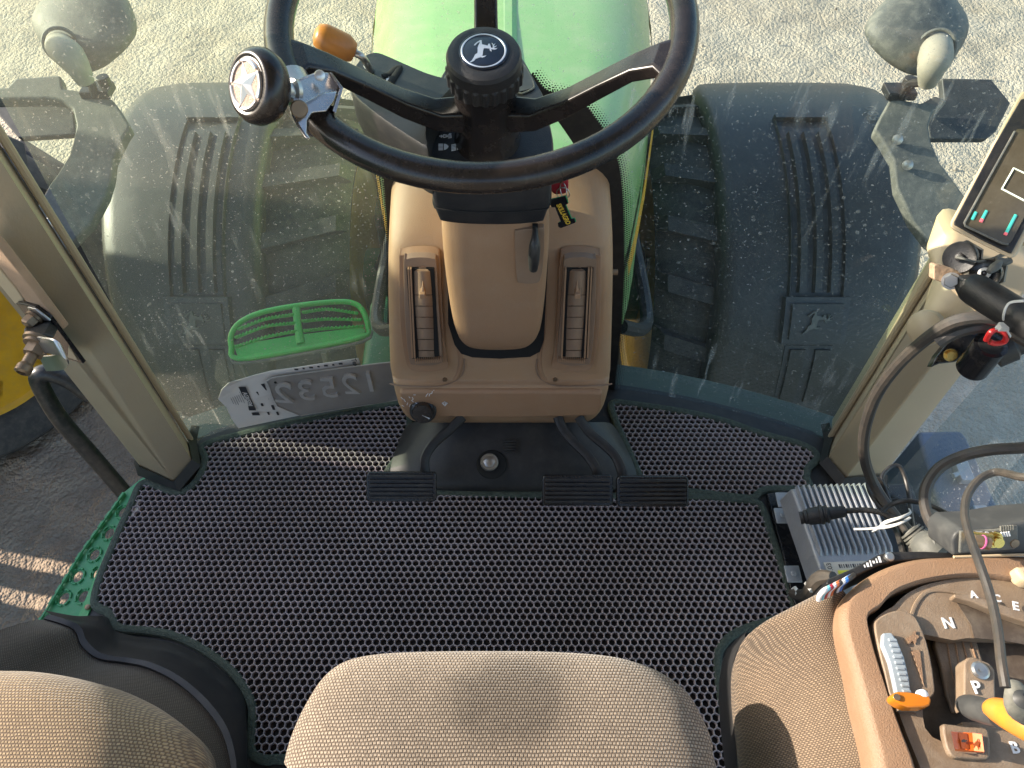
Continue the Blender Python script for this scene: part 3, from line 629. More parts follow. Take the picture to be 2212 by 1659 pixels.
# textured cover and trim strip on the left post
def facep(px, py, off=0):
    n = (Lb[1]-Lb[0]).cross(Lu[0]-Lb[0]).normalized()
    if n.dot(C0-Lb[0]) < 0: n = -n
    return P(px, py, plane=(Lb[0]+n*off, n)), n
def onface(pts, off, th): 
    n = facep(0, 600)[1]; return prism([facep(x, y, off)[0] for x, y in pts], -n*th)
obj('cover', onface([(-30, 500), (0, 537), (71, 627), (137, 714), (118, 697), (61, 660), (34, 621), (0, 579), (-30, 545)], .006, .012), M['pink'], tL, bevel=.002)
obj('trim_strip', onface([(-30, 548), (0, 583), (34, 624), (60, 661), (32, 657), (0, 618), (-30, 590)], .004, .02), M['beige2'], tL, bevel=.002)
br = thing('pillar_bracket', facep(110, 720, .01)[0], 'dark bent bracket with bolt, spring clip and ball stud on the left pillar', 'bracket')
fn = facep(0, 600)[1]
obj('back_plate', onface([(34, 655), (50, 657), (75, 664), (107, 688), (180, 786), (141, 775), (66, 697)], .012, .006), M['blackg'], br, bevel=.001)
obj('opening', onface([(148, 748), (150, 752), (168, 779), (146, 772)], .0135, .002), M['beige'], br)
bp0 = facep(80, 700, .02)[0]
obj('tab', prism([facep(x, y, o)[0] for x, y, o in [(66, 696, .012), (106, 697, .012), (121, 716, .016), (113, 731, .045), (88, 724, .05), (63, 732, .055), (50, 722, .05), (51, 711, .04)]], fn*-.004), M['shroud'], br, bevel=.002)
obj('washer_plate', onface([(58, 664), (76, 668), (108, 694), (90, 692), (68, 680)], .015, .003), M['steel'], br, bevel=.001)
bq = facep(77, 685, .016)[0]; obj('bolt', join(lathe([(.012, 0), (.012, .004)], bq, fn, 20), lathe([(.0095, .004), (.0095, .014), (.008, .016)], bq, fn, 6)), M['bolt'], br)
bs = facep(88, 735, .05)[0]; sn = (fn+Vector((.15, -.9, -.2))*.9).normalized()
st = obj('stud', join(lathe([(.020, 0), (.020, .004), (.017, .005), (.017, .009)], bs, sn, 24), lathe([(.012, .009), (.012, .022)], bs, sn, 6), lathe([(.007, .022), (.007, .036), (.0095, .040), (.0095, .048), (.006, .050), (.006, .044)], bs, sn, 18)), M['bolt'], br, smooth=True, ang=30)
cl = [facep(x, y, .055)[0] for x, y in [(72, 728), (84, 730), (112, 735), (128, 746), (130, 758), (118, 768), (84, 771)]]
rr = catmull(cl, 5); w_ = Vector((.004, -.010, -.018))
v = [p for p in rr]+[p+w_ for p in rr]; n = len(rr); v += [p+Vector((.0015, .0015, .001)) for p in v]; f = [(i, i+1, i+1+n, i+n) for i in range(n-1)]+[(i+2*n, i+1+2*n, i+1+3*n, i+3*n) for i in range(n-1)]+[(i, i+1, i+1+2*n, i+2*n) for i in range(n-1)]+[(i+n, i+1+n, i+1+3*n, i+3*n) for i in range(n-1)]
obj('spring_clip', (v, f), M['steel'], br, smooth=True)

# --- grab handle outside the left door opening
gh = [P(196, 855, d=1.45), P(150, 822, d=1.42), P(105, 806, d=1.40), P(84, 812, d=1.40), P(90, 838, d=1.42), P(130, 905, d=1.47), P(200, 985, d=1.55), P(268, 1064, d=1.62)]
top('grab_handle', tube(gh, .0165, 6, 14), M['cableb'], 'black tubular grab handle outside the left door opening', 'handle', smooth=True)
# --- perforated step plate left of the mat
stp = thing('door_step', P(200, 1190, z=-.03), 'green perforated anti-slip step plate with raised round holes left of the mat', 'step')
def step_plate():
    z = -.035
    O = [P(318, 1024, z=z), P(262, 1068, z=z), P(172, 1195, z=z), P(86, 1335, z=z), P(-160, 1700, z=z), P(60, 1700, z=z), P(250, 1340, z=z), P(300, 1190, z=z), P(350, 1060, z=z)]
    from mathutils.geometry import tessellate_polygon
    bm = bmesh.new()
    holes = [(266, 1106), (236, 1152), (204, 1198), (168, 1245), (138, 1292), (212, 1238), (180, 1288), (105, 1345)]
    loops = [O]; hv = []
    for hx, hy in holes:
        c = P(hx, hy, z=z); loops.append([c+Vector((math.cos(-a*math.pi/8)*.0088, math.sin(-a*math.pi/8)*.0108, 0)) for a in range(16)]); hv.append(c)
    tri = tessellate_polygon(loops); flat = [p for l in loops for p in l]
    v = [p.copy() for p in flat]; f = [tuple(t) for t in tri]; n = len(v)
    v += [p+Vector((0, 0, -.004)) for p in flat]; f += [tuple(i+n for i in t) for t in tri]
    k = 0
    for l in loops:
        m = len(l); f += [(k+i, k+(i+1) % m, k+(i+1) % m+n, k+i+n) for i in range(m)]; k += m
    return (v, f), hv
sp, hv = step_plate(); obj('tread_plate', sp, M['greenst'], stp)
cr = []
for c in hv:
    for a in range(6):
        a0 = a*math.pi/3; pts = [c+Vector((math.cos(a0+.72*q/4)*.0122, math.sin(a0+.72*q/4)*.0145, .002)) for q in range(5)]
        cr.append(tube(pts, .0018, 1, 6))
obj('raised_rims', join(*cr), M['greenst'], stp, smooth=True)
e = []
ed = [P(268, 1065, z=-.03), P(175, 1195, z=-.03), P(90, 1335, z=-.03), P(-60, 1560, z=-.03)]
for a, b in zip(ed, ed[1:]):
    L_ = (b-a).length; d = (b-a)/L_; s = 0
    e.append(tube([a, b], .0022, 1, 6))
    while s < L_-.02: e.append(tube([a+d*s, a+d*(s+.014)], .0042, 1, 6)); s += .021
obj('serrated_edge', join(*e), M['greenst'], stp)
ri = [P(318, 1030, z=-.004), P(298, 1055, z=-.004), P(228, 1192, z=-.004), P(165, 1340, z=-.004)]; ro = [P(322, 1040, z=.003), P(300, 1075, z=.003), P(240, 1205, z=.003), P(185, 1340, z=.003)]
rr = []
for a, b in zip(ri, ro): rr.append([a+Vector((0, 0, -.04)), a, b, b+Vector((.004, 0, -.02))])
obj('raised_ledge', loft(rr), M['greenst'], stp, smooth=False)
for px, py in ((190, 1312), (302, 1052)):
    obj('rivet', lathe([(.005, 0), (.0045, .003), (.002, .004)], P(px, py, z=.004), (0, 0, 1), 10), M['bolt'], stp, smooth=True)
obj('sticker', prism([P(x, y, z=.004) for x, y in [(297, 1078), (305, 1080), (292, 1118), (283, 1114)]], (0, 0, .0006)), M['stick'], stp)

# --- green slatted step outside, beyond the left glass
gs = thing('service_step', P(650, 770, y=1.12), 'bright green serrated service step outside the left windshield', 'step')
def S(px, py, dy=0): return P(px, py, plane=(P(650, 720, y=1.14+dy), Vector((0, -.35, .94)).normalized()))
oc = [(500, 748), (500, 722), (518, 697), (562, 676), (637, 661), (723, 652), (763, 655), (784, 672), (795, 708), (783, 728), (648, 756), (515, 775)]
ocp = catmull([S(*q) for q in oc], 4, True)
obj('frame', tube(ocp, .0068, 1, 10, closed=True, flat=1.0), M['greenlt'], gs, smooth=True)
pl_ = [S(*q) for q in [(504, 745), (648, 722), (783, 706), (790, 715), (780, 727), (648, 755), (514, 772)]]
obj('base_plate', prism(pl_, (0, .003, -.008)), M['greenlt'], gs, bevel=.002)
obj('divider', tube([S(640, 664), S(643, 700), S(650, 742)], [.010, .009, .011], 3, 10, flat=.6), M['greenlt'], gs, smooth=True)
for a, m_, b in [((515, 712), (575, 690), (634, 681)), ((510, 730), (575, 706), (638, 699)), ((511, 750), (575, 729), (642, 716)), ((655, 676), (710, 669), (772, 678)), ((655, 695), (710, 690), (780, 692)), ((658, 716), (710, 710), (784, 706))]:
    pp = catmull([S(*a), S(*m_), S(*b)], 9); bar = tube(pp, .0032, 1, 6); teeth = []
    for i in range(0, len(pp)): teeth.append(lathe([(.0034, .0), (.0036, .003), (.0015, .006)], pp[i]+Vector((0, 0, .001)), (0, 0, 1), 6))
    obj('serrated_bar', join(bar, *teeth), M['greenlt'], gs)
obj('holder', join(tube([S(498, 744), S(500, 770), S(520, 785), S(650, 766), S(785, 738), S(803, 715)], .004, 3, 8), tube([S(520, 785)+Vector((0, 0, -.0)), S(535, 815, 0)+Vector((0, 0, -.05))], .005, 1, 8), tube([S(700, 760), S(700, 790)+Vector((0, 0, -.08))], .008, 1, 8)), M['grey'], gs, smooth=True)
# small plate outside low right
jb = thing('junction_plate', P(1405, 850, z=-.12), 'small grey cast plate outside the foot of the right glass', 'plate')
jp = [P(1370, 812, z=-.06), P(1440, 812, z=-.06), P(1448, 862, z=-.06), P(1372, 872, z=-.06)]
obj('plate_body', prism(jp, (0, .0, -.02)), M['lblue'], jb, bevel=.004)
obj('ring', tube(arc(P(1406, 848, z=-.058), RT, Vector((0, 1, 0)), .012, 0, 345, 16), .003, 1, 6, closed=True), M['lblue'], jb, smooth=True)
for q in ((1377, 808), (1432, 808)): obj('screw', lathe([(.006, 0), (.005, .005)], P(*q, z=-.055), (0, 0, 1), 8), M['steel'], jb)
# blue-grey panel outside the right window
bt = thing('battery_box', P(2070, 1050, z=-.55), 'blue-grey box with latches outside the right window', 'box')
bp_ = [P(x, y, z=-.22) for x, y in [(1984, 930), (2077, 928), (2092, 947), (2200, 1190), (2230, 1260), (2110, 1300), (2030, 1100), (1987, 953)]]
obj('box_body', prism(bp_, (0, 0, -.35)), M['bluetank'], bt, bevel=.01)
for q in ((2080, 1020), (2120, 1118)): obj('latch', join(box(P(*q, z=-.205), (.03, .05, .02)), tube([P(q[0]-22, q[1]+8, z=-.20), P(q[0]+10, q[1]-4, z=-.20)], .006, 1, 8)), M['alu'], bt, bevel=.004)

# ================================================================ floor mats: real honeycomb cells
def inside(p, poly):
    x, y = p; c = False; n = len(poly)
    for i in range(n):
        x1, y1 = poly[i][0], poly[i][1]; x2, y2 = poly[i-1][0], poly[i-1][1]
        if (y1 > y) != (y2 > y) and x < (x2-x1)*(y-y1)/(y2-y1)+x1: c = not c
    return c
def honeycomb(poly, pitch=.0122, wall=.0018, h=.0090, rot=0.0):
    V = []; Fc = []; xs = [p.x for p in poly]; ys = [p.y for p in poly]
    ro = pitch/math.sqrt(3); ri = (pitch-wall)/math.sqrt(3); key = {}
    pg = [(p.x, p.y) for p in poly]
    def tv(x, y):
        k = (round(x*2e4), round(y*2e4))
        if k not in key: key[k] = len(V); V.append((x, y, h))
        return key[k]
    ny = int((max(ys)-min(ys))/(pitch*.866))+3; nx = int((max(xs)-min(xs))/pitch)+3
    for j in range(ny):
        for i in range(nx):
            cx = min(xs)+i*pitch+(pitch/2 if j % 2 else 0); cy = min(ys)+j*pitch*.866
            if not inside((cx, cy), pg): continue
            o = [tv(cx+ro*math.cos(R(30+60*k)), cy+ro*math.sin(R(30+60*k))) for k in range(6)]
            b = len(V)
            for k in range(6):
                a = R(30+60*k); V.append((cx+ri*math.cos(a), cy+ri*math.sin(a), h-.0006))
            for k in range(6):
                a = R(30+60*k); V.append((cx+ri*.93*math.cos(a), cy+ri*.93*math.sin(a), .001))
            for k in range(6):
                l = (k+1) % 6; Fc.append((o[k], o[l], b+l, b+k)); Fc.append((b+k, b+l, b+6+l, b+6+k))
    return V, Fc
def floor_mat(outline, label, closed_pts=None):
    z = .006; pts = catmull([P(x, y, z=z) for x, y in outline], 5, True)
    t = thing('floor_mat', sum(pts, Vector())/len(pts)-Vector((0, 0, .005)), label, 'floor mat', 'honeycomb floor mats')
    base = [Vector((p.x, p.y, .0008)) for p in pts]
    obj('cell_floor', prism(base, (0, 0, .0015)), M['matbase'], t)
    obj('honeycomb', honeycomb(pts), M['mat'], t)
    obj('edging', tube([Vector((p.x, p.y, .006)) for p in pts], .0075, 1, 8, closed=True, flat=.75), M['edge'], t, smooth=True)
floor_mat([(440, 962), (520, 938), (620, 915), (740, 893), (852, 872), (880, 868), (884, 925), (866, 975), (832, 1030), (850, 1058), (945, 1064), (1100, 1068), (1330, 1072), (1480, 1072), (1570, 1078), (1625, 1083), (1648, 1100), (1668, 1160), (1695, 1240), (1718, 1318), (1706, 1330), (1650, 1345), (1592, 1366), (1562, 1392), (1550, 1425), (1560, 1520), (1580, 1640), (1560, 1672), (1100, 1680), (640, 1642), (580, 1642), (550, 1632), (541, 1612), (545, 1545), (540, 1512), (522, 1478), (490, 1440), (430, 1398), (370, 1372), (310, 1362), (262, 1358), (246, 1346), (234, 1322), (212, 1312), (204, 1294), (218, 1242), (250, 1165), (283, 1090), (300, 1052), (318, 1042), (345, 1052), (382, 1064), (412, 1052), (436, 1020), (443, 990)],
          'large mauve honeycomb floor mat with green edging under the pedals')
floor_mat([(1322, 872), (1360, 872), (1480, 890), (1560, 908), (1650, 938), (1725, 958), (1758, 975), (1764, 992), (1746, 1010), (1742, 1030), (1748, 1046), (1738, 1056), (1665, 1056), (1640, 1064), (1626, 1076), (1560, 1070), (1490, 1062), (1400, 1056), (1385, 1035), (1352, 960), (1330, 910)],
          'smaller honeycomb floor mat right of the pedals, below the right glass')

# ================================================================ dash tower
DR = [(360, .945), (385, .930), (430, .900), (480, .868), (520, .845), (560, .826), (640, .806), (760, .778), (822, .760), (834, .748), (860, .738), (905, .728), (922, .742)]
def yd(py):
    if py <= DR[0][0]: return DR[0][1]
    for (a, ya), (b, yb) in zip(DR, DR[1:]):
        if py <= b: return ya+(yb-ya)*(py-a)/(b-a)
    return DR[-1][1]
def D(px, py, off=0.0): return P(px, py, y=yd(py)-off)
dash = thing('dashboard_tower', (0, .80, .12), 'tan plastic dash tower with two tall air vents under the steering wheel', 'dashboard')
prof = [(352, 862, 1290), (372, 846, 1310), (390, 840, 1316), (420, 838, 1322), (460, 836, 1325), (500, 835, 1327), (540, 834, 1328), (600, 834, 1328), (680, 835, 1326), (760, 837, 1324), (810, 839, 1322), (822, 841, 1322), (828, 843, 1320), (834, 843, 1320), (860, 848, 1318), (890, 856, 1310), (908, 868, 1298), (917, 885, 1280)]
rows = []
for py, xl, xr in prof:
    y0 = yd(py); l = P(xl, py, y=y0+.0); r = P(xr, py, y=y0); z = l.z; c = .060-.038*min(1, max(0, (py-430)/140)); g_ = c/.022
    w_ = r.x-l.x
    row = [(l.x+.012, y0+.16, z), (l.x+.002, y0+.04+.02*g_, z), (l.x-.001, y0+.03*g_, z), (l.x+.003*g_, y0+.012*g_, z), (l.x+c*.5, y0+.003*g_, z), (l.x+c, y0, z)]
    row += [(l.x+w_*q, y0, z) for q in (.2, .35, .5, .65, .8)]
    row += [(r.x-c, y0, z), (r.x-c*.5, y0+.003*g_, z), (r.x-.003*g_, y0+.012*g_, z), (r.x+.001, y0+.03*g_, z), (r.x-.002, y0+.04+.02*g_, z), (r.x-.012, y0+.16, z)]
    rows.append(row)
last = rows[-1]; rows.append([(x*.97, min(y, .9)+.02, z-.006) for x, y, z in last]); rows.append([(x*.6, .86, z-.006) for x, y, z in last])
v, f = loft(rows); obj('housing', (v, f), M['tan'], dash, smooth=True, ang=50, sub=1)
def dprism(pts, off, th, k=0):
    q = [D(x, y, off) for x, y in pts]
    if k: q = catmull(q, k, True)
    return prism(q, (0, th, 0))
# seam between lower cover and vent panel
def dline(pts, off, r, k=5, seg=6): return tube([D(x, y, off) for x, y in pts], r, k, seg)
obj('dark_line', join(dline([(842, 829), (860, 832), (930, 835), (960, 832), (985, 822), (1000, 805), (1003, 775)], .0005, .0015), dline([(1322, 829), (1300, 832), (1230, 834), (1195, 832), (1172, 822), (1160, 805), (1160, 775)], .0005, .0015)), M['tandark'], dash, smooth=True)
obj('lower_panel', dprism([(862, 848), (900, 846), (1106, 846), (1280, 846), (1302, 850), (1300, 880), (1290, 900), (1106, 905), (880, 902), (866, 880)], .004, .02, 0), M['tan2'], dash, bevel=.006, seg=3)
# shoulders that swell out around each vent
for s in (-1, 1):
    def X(x): return x if s < 0 else 2212-x+(-52)
    # left outline mirrored about x=1080
    m_ = lambda pts: [(x if s < 0 else 2160-x, y) for x, y in pts]
    fr = [(862, 566), (868, 552), (905, 546), (940, 549), (951, 565), (955, 650), (962, 760), (968, 790), (955, 800), (905, 804), (884, 796), (874, 770), (864, 690)]
    obj('vent_surround', dprism(m_(fr), .008, .016, 3), M['tan2'], dash, bevel=.005, seg=3)
    fr2 = [(872, 570), (878, 560), (905, 556), (936, 559), (943, 572), (948, 660), (956, 770), (953, 784), (930, 790), (896, 788), (884, 778), (875, 690)]
    vb = obj('vent_bezel', dprism(m_(fr2), .014, .012, 3), M['tandark'], dash, bevel=.003)
    sl_ = [(878, 580), (938, 580), (949, 775), (890, 775)]
    obj('slot', dprism(m_(sl_), .0155, .004), M['void'], vb)
    # drum with cross grooves and a pointer tab
    seg_y = [585, 637, 661, 685, 709, 733, 757, 772]
    for i in range(7):
        a, b = seg_y[i]+1, seg_y[i+1]-.6
        xl0 = 891+(a-580)*.05; xl1 = 891+(b-580)*.05; xr0 = 932+(a-580)*.055; xr1 = 932+(b-580)*.055
        rr = []
        for yy, xa, xb in ((a, xl0, xr0), ((a+b)/2, (xl0+xl1)/2, (xr0+xr1)/2), (b, xl1, xr1)):
            row = []
            for q in range(7):
                t_ = q/6; x = xa+(xb-xa)*t_; x = x if s < 0 else 2160-x
                row.append(D(x, yy, .013+.009*math.sin(math.pi*t_)))
            rr.append(row)
        v, f = loft(rr); n = len(v); v += [p+Vector((0, .012, 0)) for p in v]; f += [(0, 1, 2, 3, 4, 5, 6, 6+n, 5+n, 4+n, 3+n, 2+n, 1+n, n), tuple(range(14, 21))+tuple(range(20+n, 13+n, -1))]
        obj('louvre', (v, f), M['tandark'], vb, smooth=True, ang=50)
    mx = (lambda x: x if s < 0 else 2160-x)
    obj('side_rib', join(*[dprism([(mx(x0), 582), (mx(x0+3.5), 582), (mx(x0+12.5), 774), (mx(x0+9), 774)], .019, .006) for x0 in ((880, 885) if s < 0 else (880, 886, 936))]), M['tan2'], vb)
    obj('pointer_tab', join(prism([D(mx(909), 636, .028), D(mx(917), 636, .028), D(mx(913.5), 604, .022)], (0, .012, 0)), dprism([(mx(906), 636), (mx(918), 636), (mx(919), 646), (mx(906), 646)], .031, .014)), M['tan2'], vb, bevel=.001)
    obj('thumb_wheel', join(*[dprism([(mx(896+k*4.2), 779-.3*k), (mx(898.4+k*4.2), 779-.3*k), (mx(899.4+k*4.2), 786-.3*k), (mx(897+k*4.2), 786-.3*k)], .0195, .006) for k in range(14)]), M['tan2'], vb)
    obj('screw', join(lathe([(.0042, 0), (.0040, .003)], D(mx(961), 819, .0), (0, -1, .2), 14), lathe([(.0018, .003), (.0018, .0034)], D(mx(961), 819, .0), (0, -1, .2), 4)), M['bolt'], dash)
    # fluted edge running down beside the column recess
    obj('inner_fold', dline(m_([(986, 560), (985, 620), (986, 700), (995, 770), (990, 805), (978, 822)]), -.003, .006, 4, 10), M['tan2'], dash, smooth=True)
# dark recess behind the column
rec = [(962, 560), (964, 600), (968, 640), (968, 700), (982, 745), (996, 764), (1020, 772), (1080, 775), (1145, 771), (1166, 760), (1175, 735), (1180, 640), (1182, 600), (1184, 560)]
obj('column_recess', dprism(rec, .003, .01), M['void'], dash)
# defrost / air direction knob and its printed symbols
kc = D(914, 886, .004); kn = Vector((.05, -.80, .60)).normalized()
kb = obj('selector_knob', lathe([(.0215, 0), (.0215, .004), (.018, .006), (.0175, .02), (.0165, .0225)], kc, kn, 48, knurl=((2, 3), .06, 1)), M['blackg'], dash, smooth=True, ang=25)
obj('knob_ring', lathe([(.0235, -.001), (.0235, .003), (.0215, .005)], kc, kn, 32), M['rubber'], kb, smooth=True)
ka, kbb, _ = frame(kn); kq = kc+kn*.0226
obj('pointer', prism([kq-ka*.0005-kbb*.001, kq+ka*.0005-kbb*.002, kq+ka*.0125-kbb*.0075, kq+ka*.0115-kbb*.009], kn*.001), M['white'], kb)
def sym(lines, r=.0006, off=.0045):
    return join(*[tube([D(x, y, off) for x, y in l], r, 1, 5) for l in lines])
obj('air_symbols', sym([[(934, 845), (933, 850), (928, 851), (927, 856)], [(936, 843), (938, 843)], [(925, 850), (922, 853), (920, 857)],
    [(890, 858), (893, 862), (889, 865), (893, 868)], [(886, 860), (883, 857)], [(892, 875), (890, 880)], [(886, 873), (884, 879)], [(881, 870), (879, 875)],
    [(897, 870), (902, 872), (900, 877)], [(893, 853), (898, 853)], [(872, 862), (876, 868)], [(868, 875), (873, 878)], [(866, 858), (870, 862)],
    [(955, 871), (960, 868), (967, 871), (961, 877), (955, 871)], [(958, 871), (960, 875)], [(961, 870), (963, 874)], [(964, 871), (962, 875)]]), M['white'], dash)
obj('side_fastener', lathe([(.005, -.004), (.005, .004)], P(1329, 588, y=.86), (1, 0, 0), 12), M['bolt'], dash)

# ================================================================ steering column and wheel
TH = R(13); HN = Vector((0, -math.sin(TH), math.cos(TH))); HU = Vector((0, math.cos(TH), math.sin(TH))); HC = Vector((-.030, .735, .868))
col_ = thing('steering_column', (-.03, .74, .33), 'steering column with tan lower cover and charcoal shroud', 'steering column')
CR = [(455, .765, 948, 1186), (500, .760, 950, 1190), (560, .754, 953, 1188), (640, .746, 962, 1182), (700, .740, 972, 1176), (735, .737, 981, 1170), (750, .742, 990, 1160), (757, .752, 1002, 1148)]
rows = []
for py, y, xl, xr in CR:
    l = P(xl, py, y=y); r = P(xr, py, y=y); z = l.z; w_ = r.x-l.x; b = .14 if py < 740 else .09
    rows.append([(l.x+.006, y+b, z), (l.x+.001, y+.05, z), (l.x, y+.025, z), (l.x+.004, y+.010, z), (l.x+.013, y+.002, z)]+[(l.x+w_*q, y-.003*math.sin(math.pi*q), z) for q in (.25, .5, .75)]+[(r.x-.013, y+.002, z), (r.x-.004, y+.010, z), (r.x, y+.025, z), (r.x-.001, y+.05, z), (r.x-.006, y+b, z)])
rows.append([(-.03+(x+.03)*.9, y+.02, z-.004) for x, y, z in rows[-1]]); v, f = loft(rows)
obj('lower_cover', (v, f), M['tan2'], col_, smooth=True, ang=50, sub=1)
def CP(px, py, off=0):
    y = .8
    for (a, ya, *_1), (b, yb, *_2) in zip(CR, CR[1:]):
        if a <= py <= b: y = ya+(yb-ya)*(py-a)/(b-a)
    if py < CR[0][0]: y = CR[0][1]
    return P(px, py, y=y-off)
ch_ = [(1112, 505), (1118, 498), (1150, 494), (1172, 492), (1176, 500), (1174, 560), (1168, 600), (1158, 612), (1124, 612), (1117, 602), (1113, 560)]
obj('lever_recess', prism(catmull([CP(x, y, .0045) for x, y in ch_], 3, True), (0, .008, 0)), M['tandark'], col_, bevel=.004, seg=3)
obj('lever_slot', prism([CP(1150, 489, .006), CP(1162, 489, .006), CP(1161, 515, .006), CP(1151, 515, .006)], (0, .006, 0)), M['void'], col_)
lv = [CP(1156, 492, .004), CP(1156, 510, .014), CP(1155, 530, .020), CP(1153, 560, .021), CP(1152, 582, .018)]
tl = obj('tilt_lever', tube(lv, [.0035, .0045, .0075, .0078, .006], 5, 12), M['rubber'], col_, smooth=True)
# charcoal shroud
HP = HC-HN*.178
def HPl(px, py, off=0): return P(px, py, plane=(HP+HN*off, HN))
so_ = [(928, 300), (924, 330), (926, 345), (936, 352), (1000, 358), (1106, 359), (1180, 353), (1192, 345), (1196, 325), (1194, 290), (1180, 240), (1150, 215), (1106, 205), (1000, 210), (950, 240)]
tp = catmull([HPl(*q) for q in so_], 3, True); c_ = sum(tp, Vector())/len(tp)
r0 = [c_+(p-c_)*.97 for p in tp]; r1 = [p+HN*-.006 for p in tp]
r2 = [Vector((p.x*1.0, p.y+.000, p.z-.045)) for p in tp]; r3 = [Vector((-.03+(p.x+.03)*.99, p.y+.002, p.z-.072)) for p in tp]; r4 = [Vector((-.03+(p.x+.03)*.93, p.y+.010, p.z-.100)) for p in tp]
v, f = loft([r0, r1, r2, r3, r4], True); f.append(tuple(range(len(tp)-1, -1, -1)))
obj('shroud', (v, f), M['shroud'], col_, smooth=True, ang=40)
sy = [p*1.0 for p in r3]; obj('shroud_seam', tube([Vector((-.03+(p.x+.03)*1.003, p.y-.0005, p.z)) for p in r3], .0012, 1, 6, closed=True), M['void'], col_)
def hs(lines, r=.0007): return join(*[tube([HPl(x, y, .0012) for x, y in l], r, 1, 5) for l in lines])
ic = hs([[(949, 294), (955, 294)], [(953, 292), (956, 294), (953, 297)], [(958, 291), (958, 297), (966, 295), (966, 292), (958, 291)], [(966, 294), (975, 294)], [(968, 291), (974, 291), (975, 297), (968, 298)], [(970, 289), (975, 289)]])
def lamp(x0, tilt):
    pts = [HPl(x0+10+q, y, .001) for q, y in ((0, 311), (5, 312), (9, 315), (10, 317), (8, 320), (4, 323), (0, 324))]
    return join(prism(pts, HN*.0006), *[tube([HPl(x0-2, y+tilt, .0015), HPl(x0+8, y, .0015)], .0006, 1, 5) for y in (311.5, 314.5, 317.5, 320.5, 323.5)])
obj('control_icons', join(ic, lamp(949, 0), lamp(977, 2)), M['white'], col_)

whl = thing('steering_wheel', HC-HN*.17, 'black steering wheel with leaping deer badge on its hub', 'steering wheel')
rim = [HC+RT*math.cos(2*math.pi*k/72)*.202+HU*math.sin(2*math.pi*k/72)*.202 for k in range(72)]
obj('rim', tube(rim, .0145, 1, 18, closed=True, flat=.95), M['rim'], whl, smooth=True)
hb = HC-HN*.175
obj('hub', lathe([(.041, -.004), (.038, .004), (.036, .018), (.035, .04), (.036, .085), (.038, .095)], hb, HN, 40), M['rim'], whl, smooth=True)
cap0 = HC-HN*.083
cp_ = obj('hub_cap', lathe([(.0425, .0), (.0425, .016), (.0405, .018), (.0405, .020), (.0405, .030), (.0385, .034), (.033, .036), (.028, .0363)], cap0, HN, 96, knurl=((0, 1), .05, 2)), M['shroud'], whl, smooth=True, ang=25)
top_ = cap0+HN*.0363
obj('badge', lathe([(.0265, -.0005), (.0265, .0010), (.026, .0013)], top_, HN, 48), M['emblem'], cp_, smooth=True)
pts = [top_+HN*.0016+RT*math.cos(2*math.pi*k/60)*.0232+HU*math.sin(2*math.pi*k/60)*.0232 for k in range(60)]
obj('badge_ring', tube(pts, .0010, 1, 6, closed=True, flat=.5), M['silver'], cp_, smooth=True)
dv = []
for x, y in DEER:
    dx, dy = (x-932)/545*.0232, (597-y)/395*.0232
    dv.append(top_+HN*.0012+RT*dx+HU*dy)
obj('deer_emblem', prism(dv, HN*.0006), M['silver'], cp_)
def spoke(ang, bend=.03):
    e = RT*math.cos(R(ang))+HU*math.sin(R(ang)); sd = HN.cross(e)
    prof = [(.030, -.128, .0165, .020), (.060, -.118, .0150, .017), (.095, -.088, .0135, .015), (.130, -.050, .0130, .013), (.160, -.018, .0135, .011), (.182, -.002, .018, .011), (.197, .000, .030, .010)]
    rows = []
    for r, h, w_, t_ in prof:
        c = HC+e*r+HN*h
        sec = []
        for k in range(12):
            a = 2*math.pi*(k+.5)/12; ca, sa = math.cos(a), math.sin(a); q = 7
            sx = math.copysign(abs(ca)**(2/q), ca)*w_; sy_ = math.copysign(abs(sa)**(2/q), sa)*t_*.75
            sec.append(c+sd*sx+(HN*.9-e*.35).normalized()*sy_)
        rows.append(sec)
    v, f = loft(rows, True); f += [tuple(range(11, -1, -1)), tuple(range(72, 84))]
    return v, f
for a in (90, 199, -19): obj('spoke', spoke(a), M['rim'], whl, bevel=.003)

# --- spinner knob with star
kn_ = thing('spinner_knob', P(560, 185, d=.66), 'black steering spinner knob with a silver star in a ring, clamped to the wheel rim', 'knob')
kp = P(560, 187, d=.635); rayd = (C0-kp).normalized()
Lx = Vector((-1, 0, 0)); Lx = (Lx-rayd*Lx.dot(rayd)).normalized(); Uy = rayd.cross(-Lx)
KN = (rayd*math.cos(R(52))+(Lx*.97+UP*.18).normalized()*math.sin(R(52))).normalized()
pr = [(r*.93, h) for r, h in [(.006, -.024), (.010, -.022), (.014, -.019), (.024, -.016), (.031, -.010), (.0345, -.001), (.0335, .006), (.030, .011), (.0255, .013), (.0245, .0118), (.0235, .0122)]]
obj('knob', lathe(pr, kp, KN, 56), M['rim'], kn_, smooth=True, ang=80)
fc_ = kp+KN*.0123; ka, kb_, _ = frame(KN, UP)
fd = obj('inlay', lathe([(.0213, -.002), (.0211, .0006), (.020, .0010)], fc_, KN, 48), M['bronze'], kn_, smooth=True)
obj('silver_ring', join(*[tube([fc_+KN*.0014+ka*math.cos(t_)*.0193+kb_*math.sin(t_)*.0193 for t_ in [R(72*k+a0)+R(64)*q/10 for q in range(11)]], .0017, 1, 8, flat=.6) for k in range(5) for a0 in (22+4,)]), M['polish'], fd, smooth=True)
sr = []
for k in range(10):
    a = R(90+36*k-8+8); r = .0187 if k % 2 == 0 else .0080
    sr.append(fc_+ka*math.cos(a)*r+kb_*math.sin(a)*r+KN*.0012)
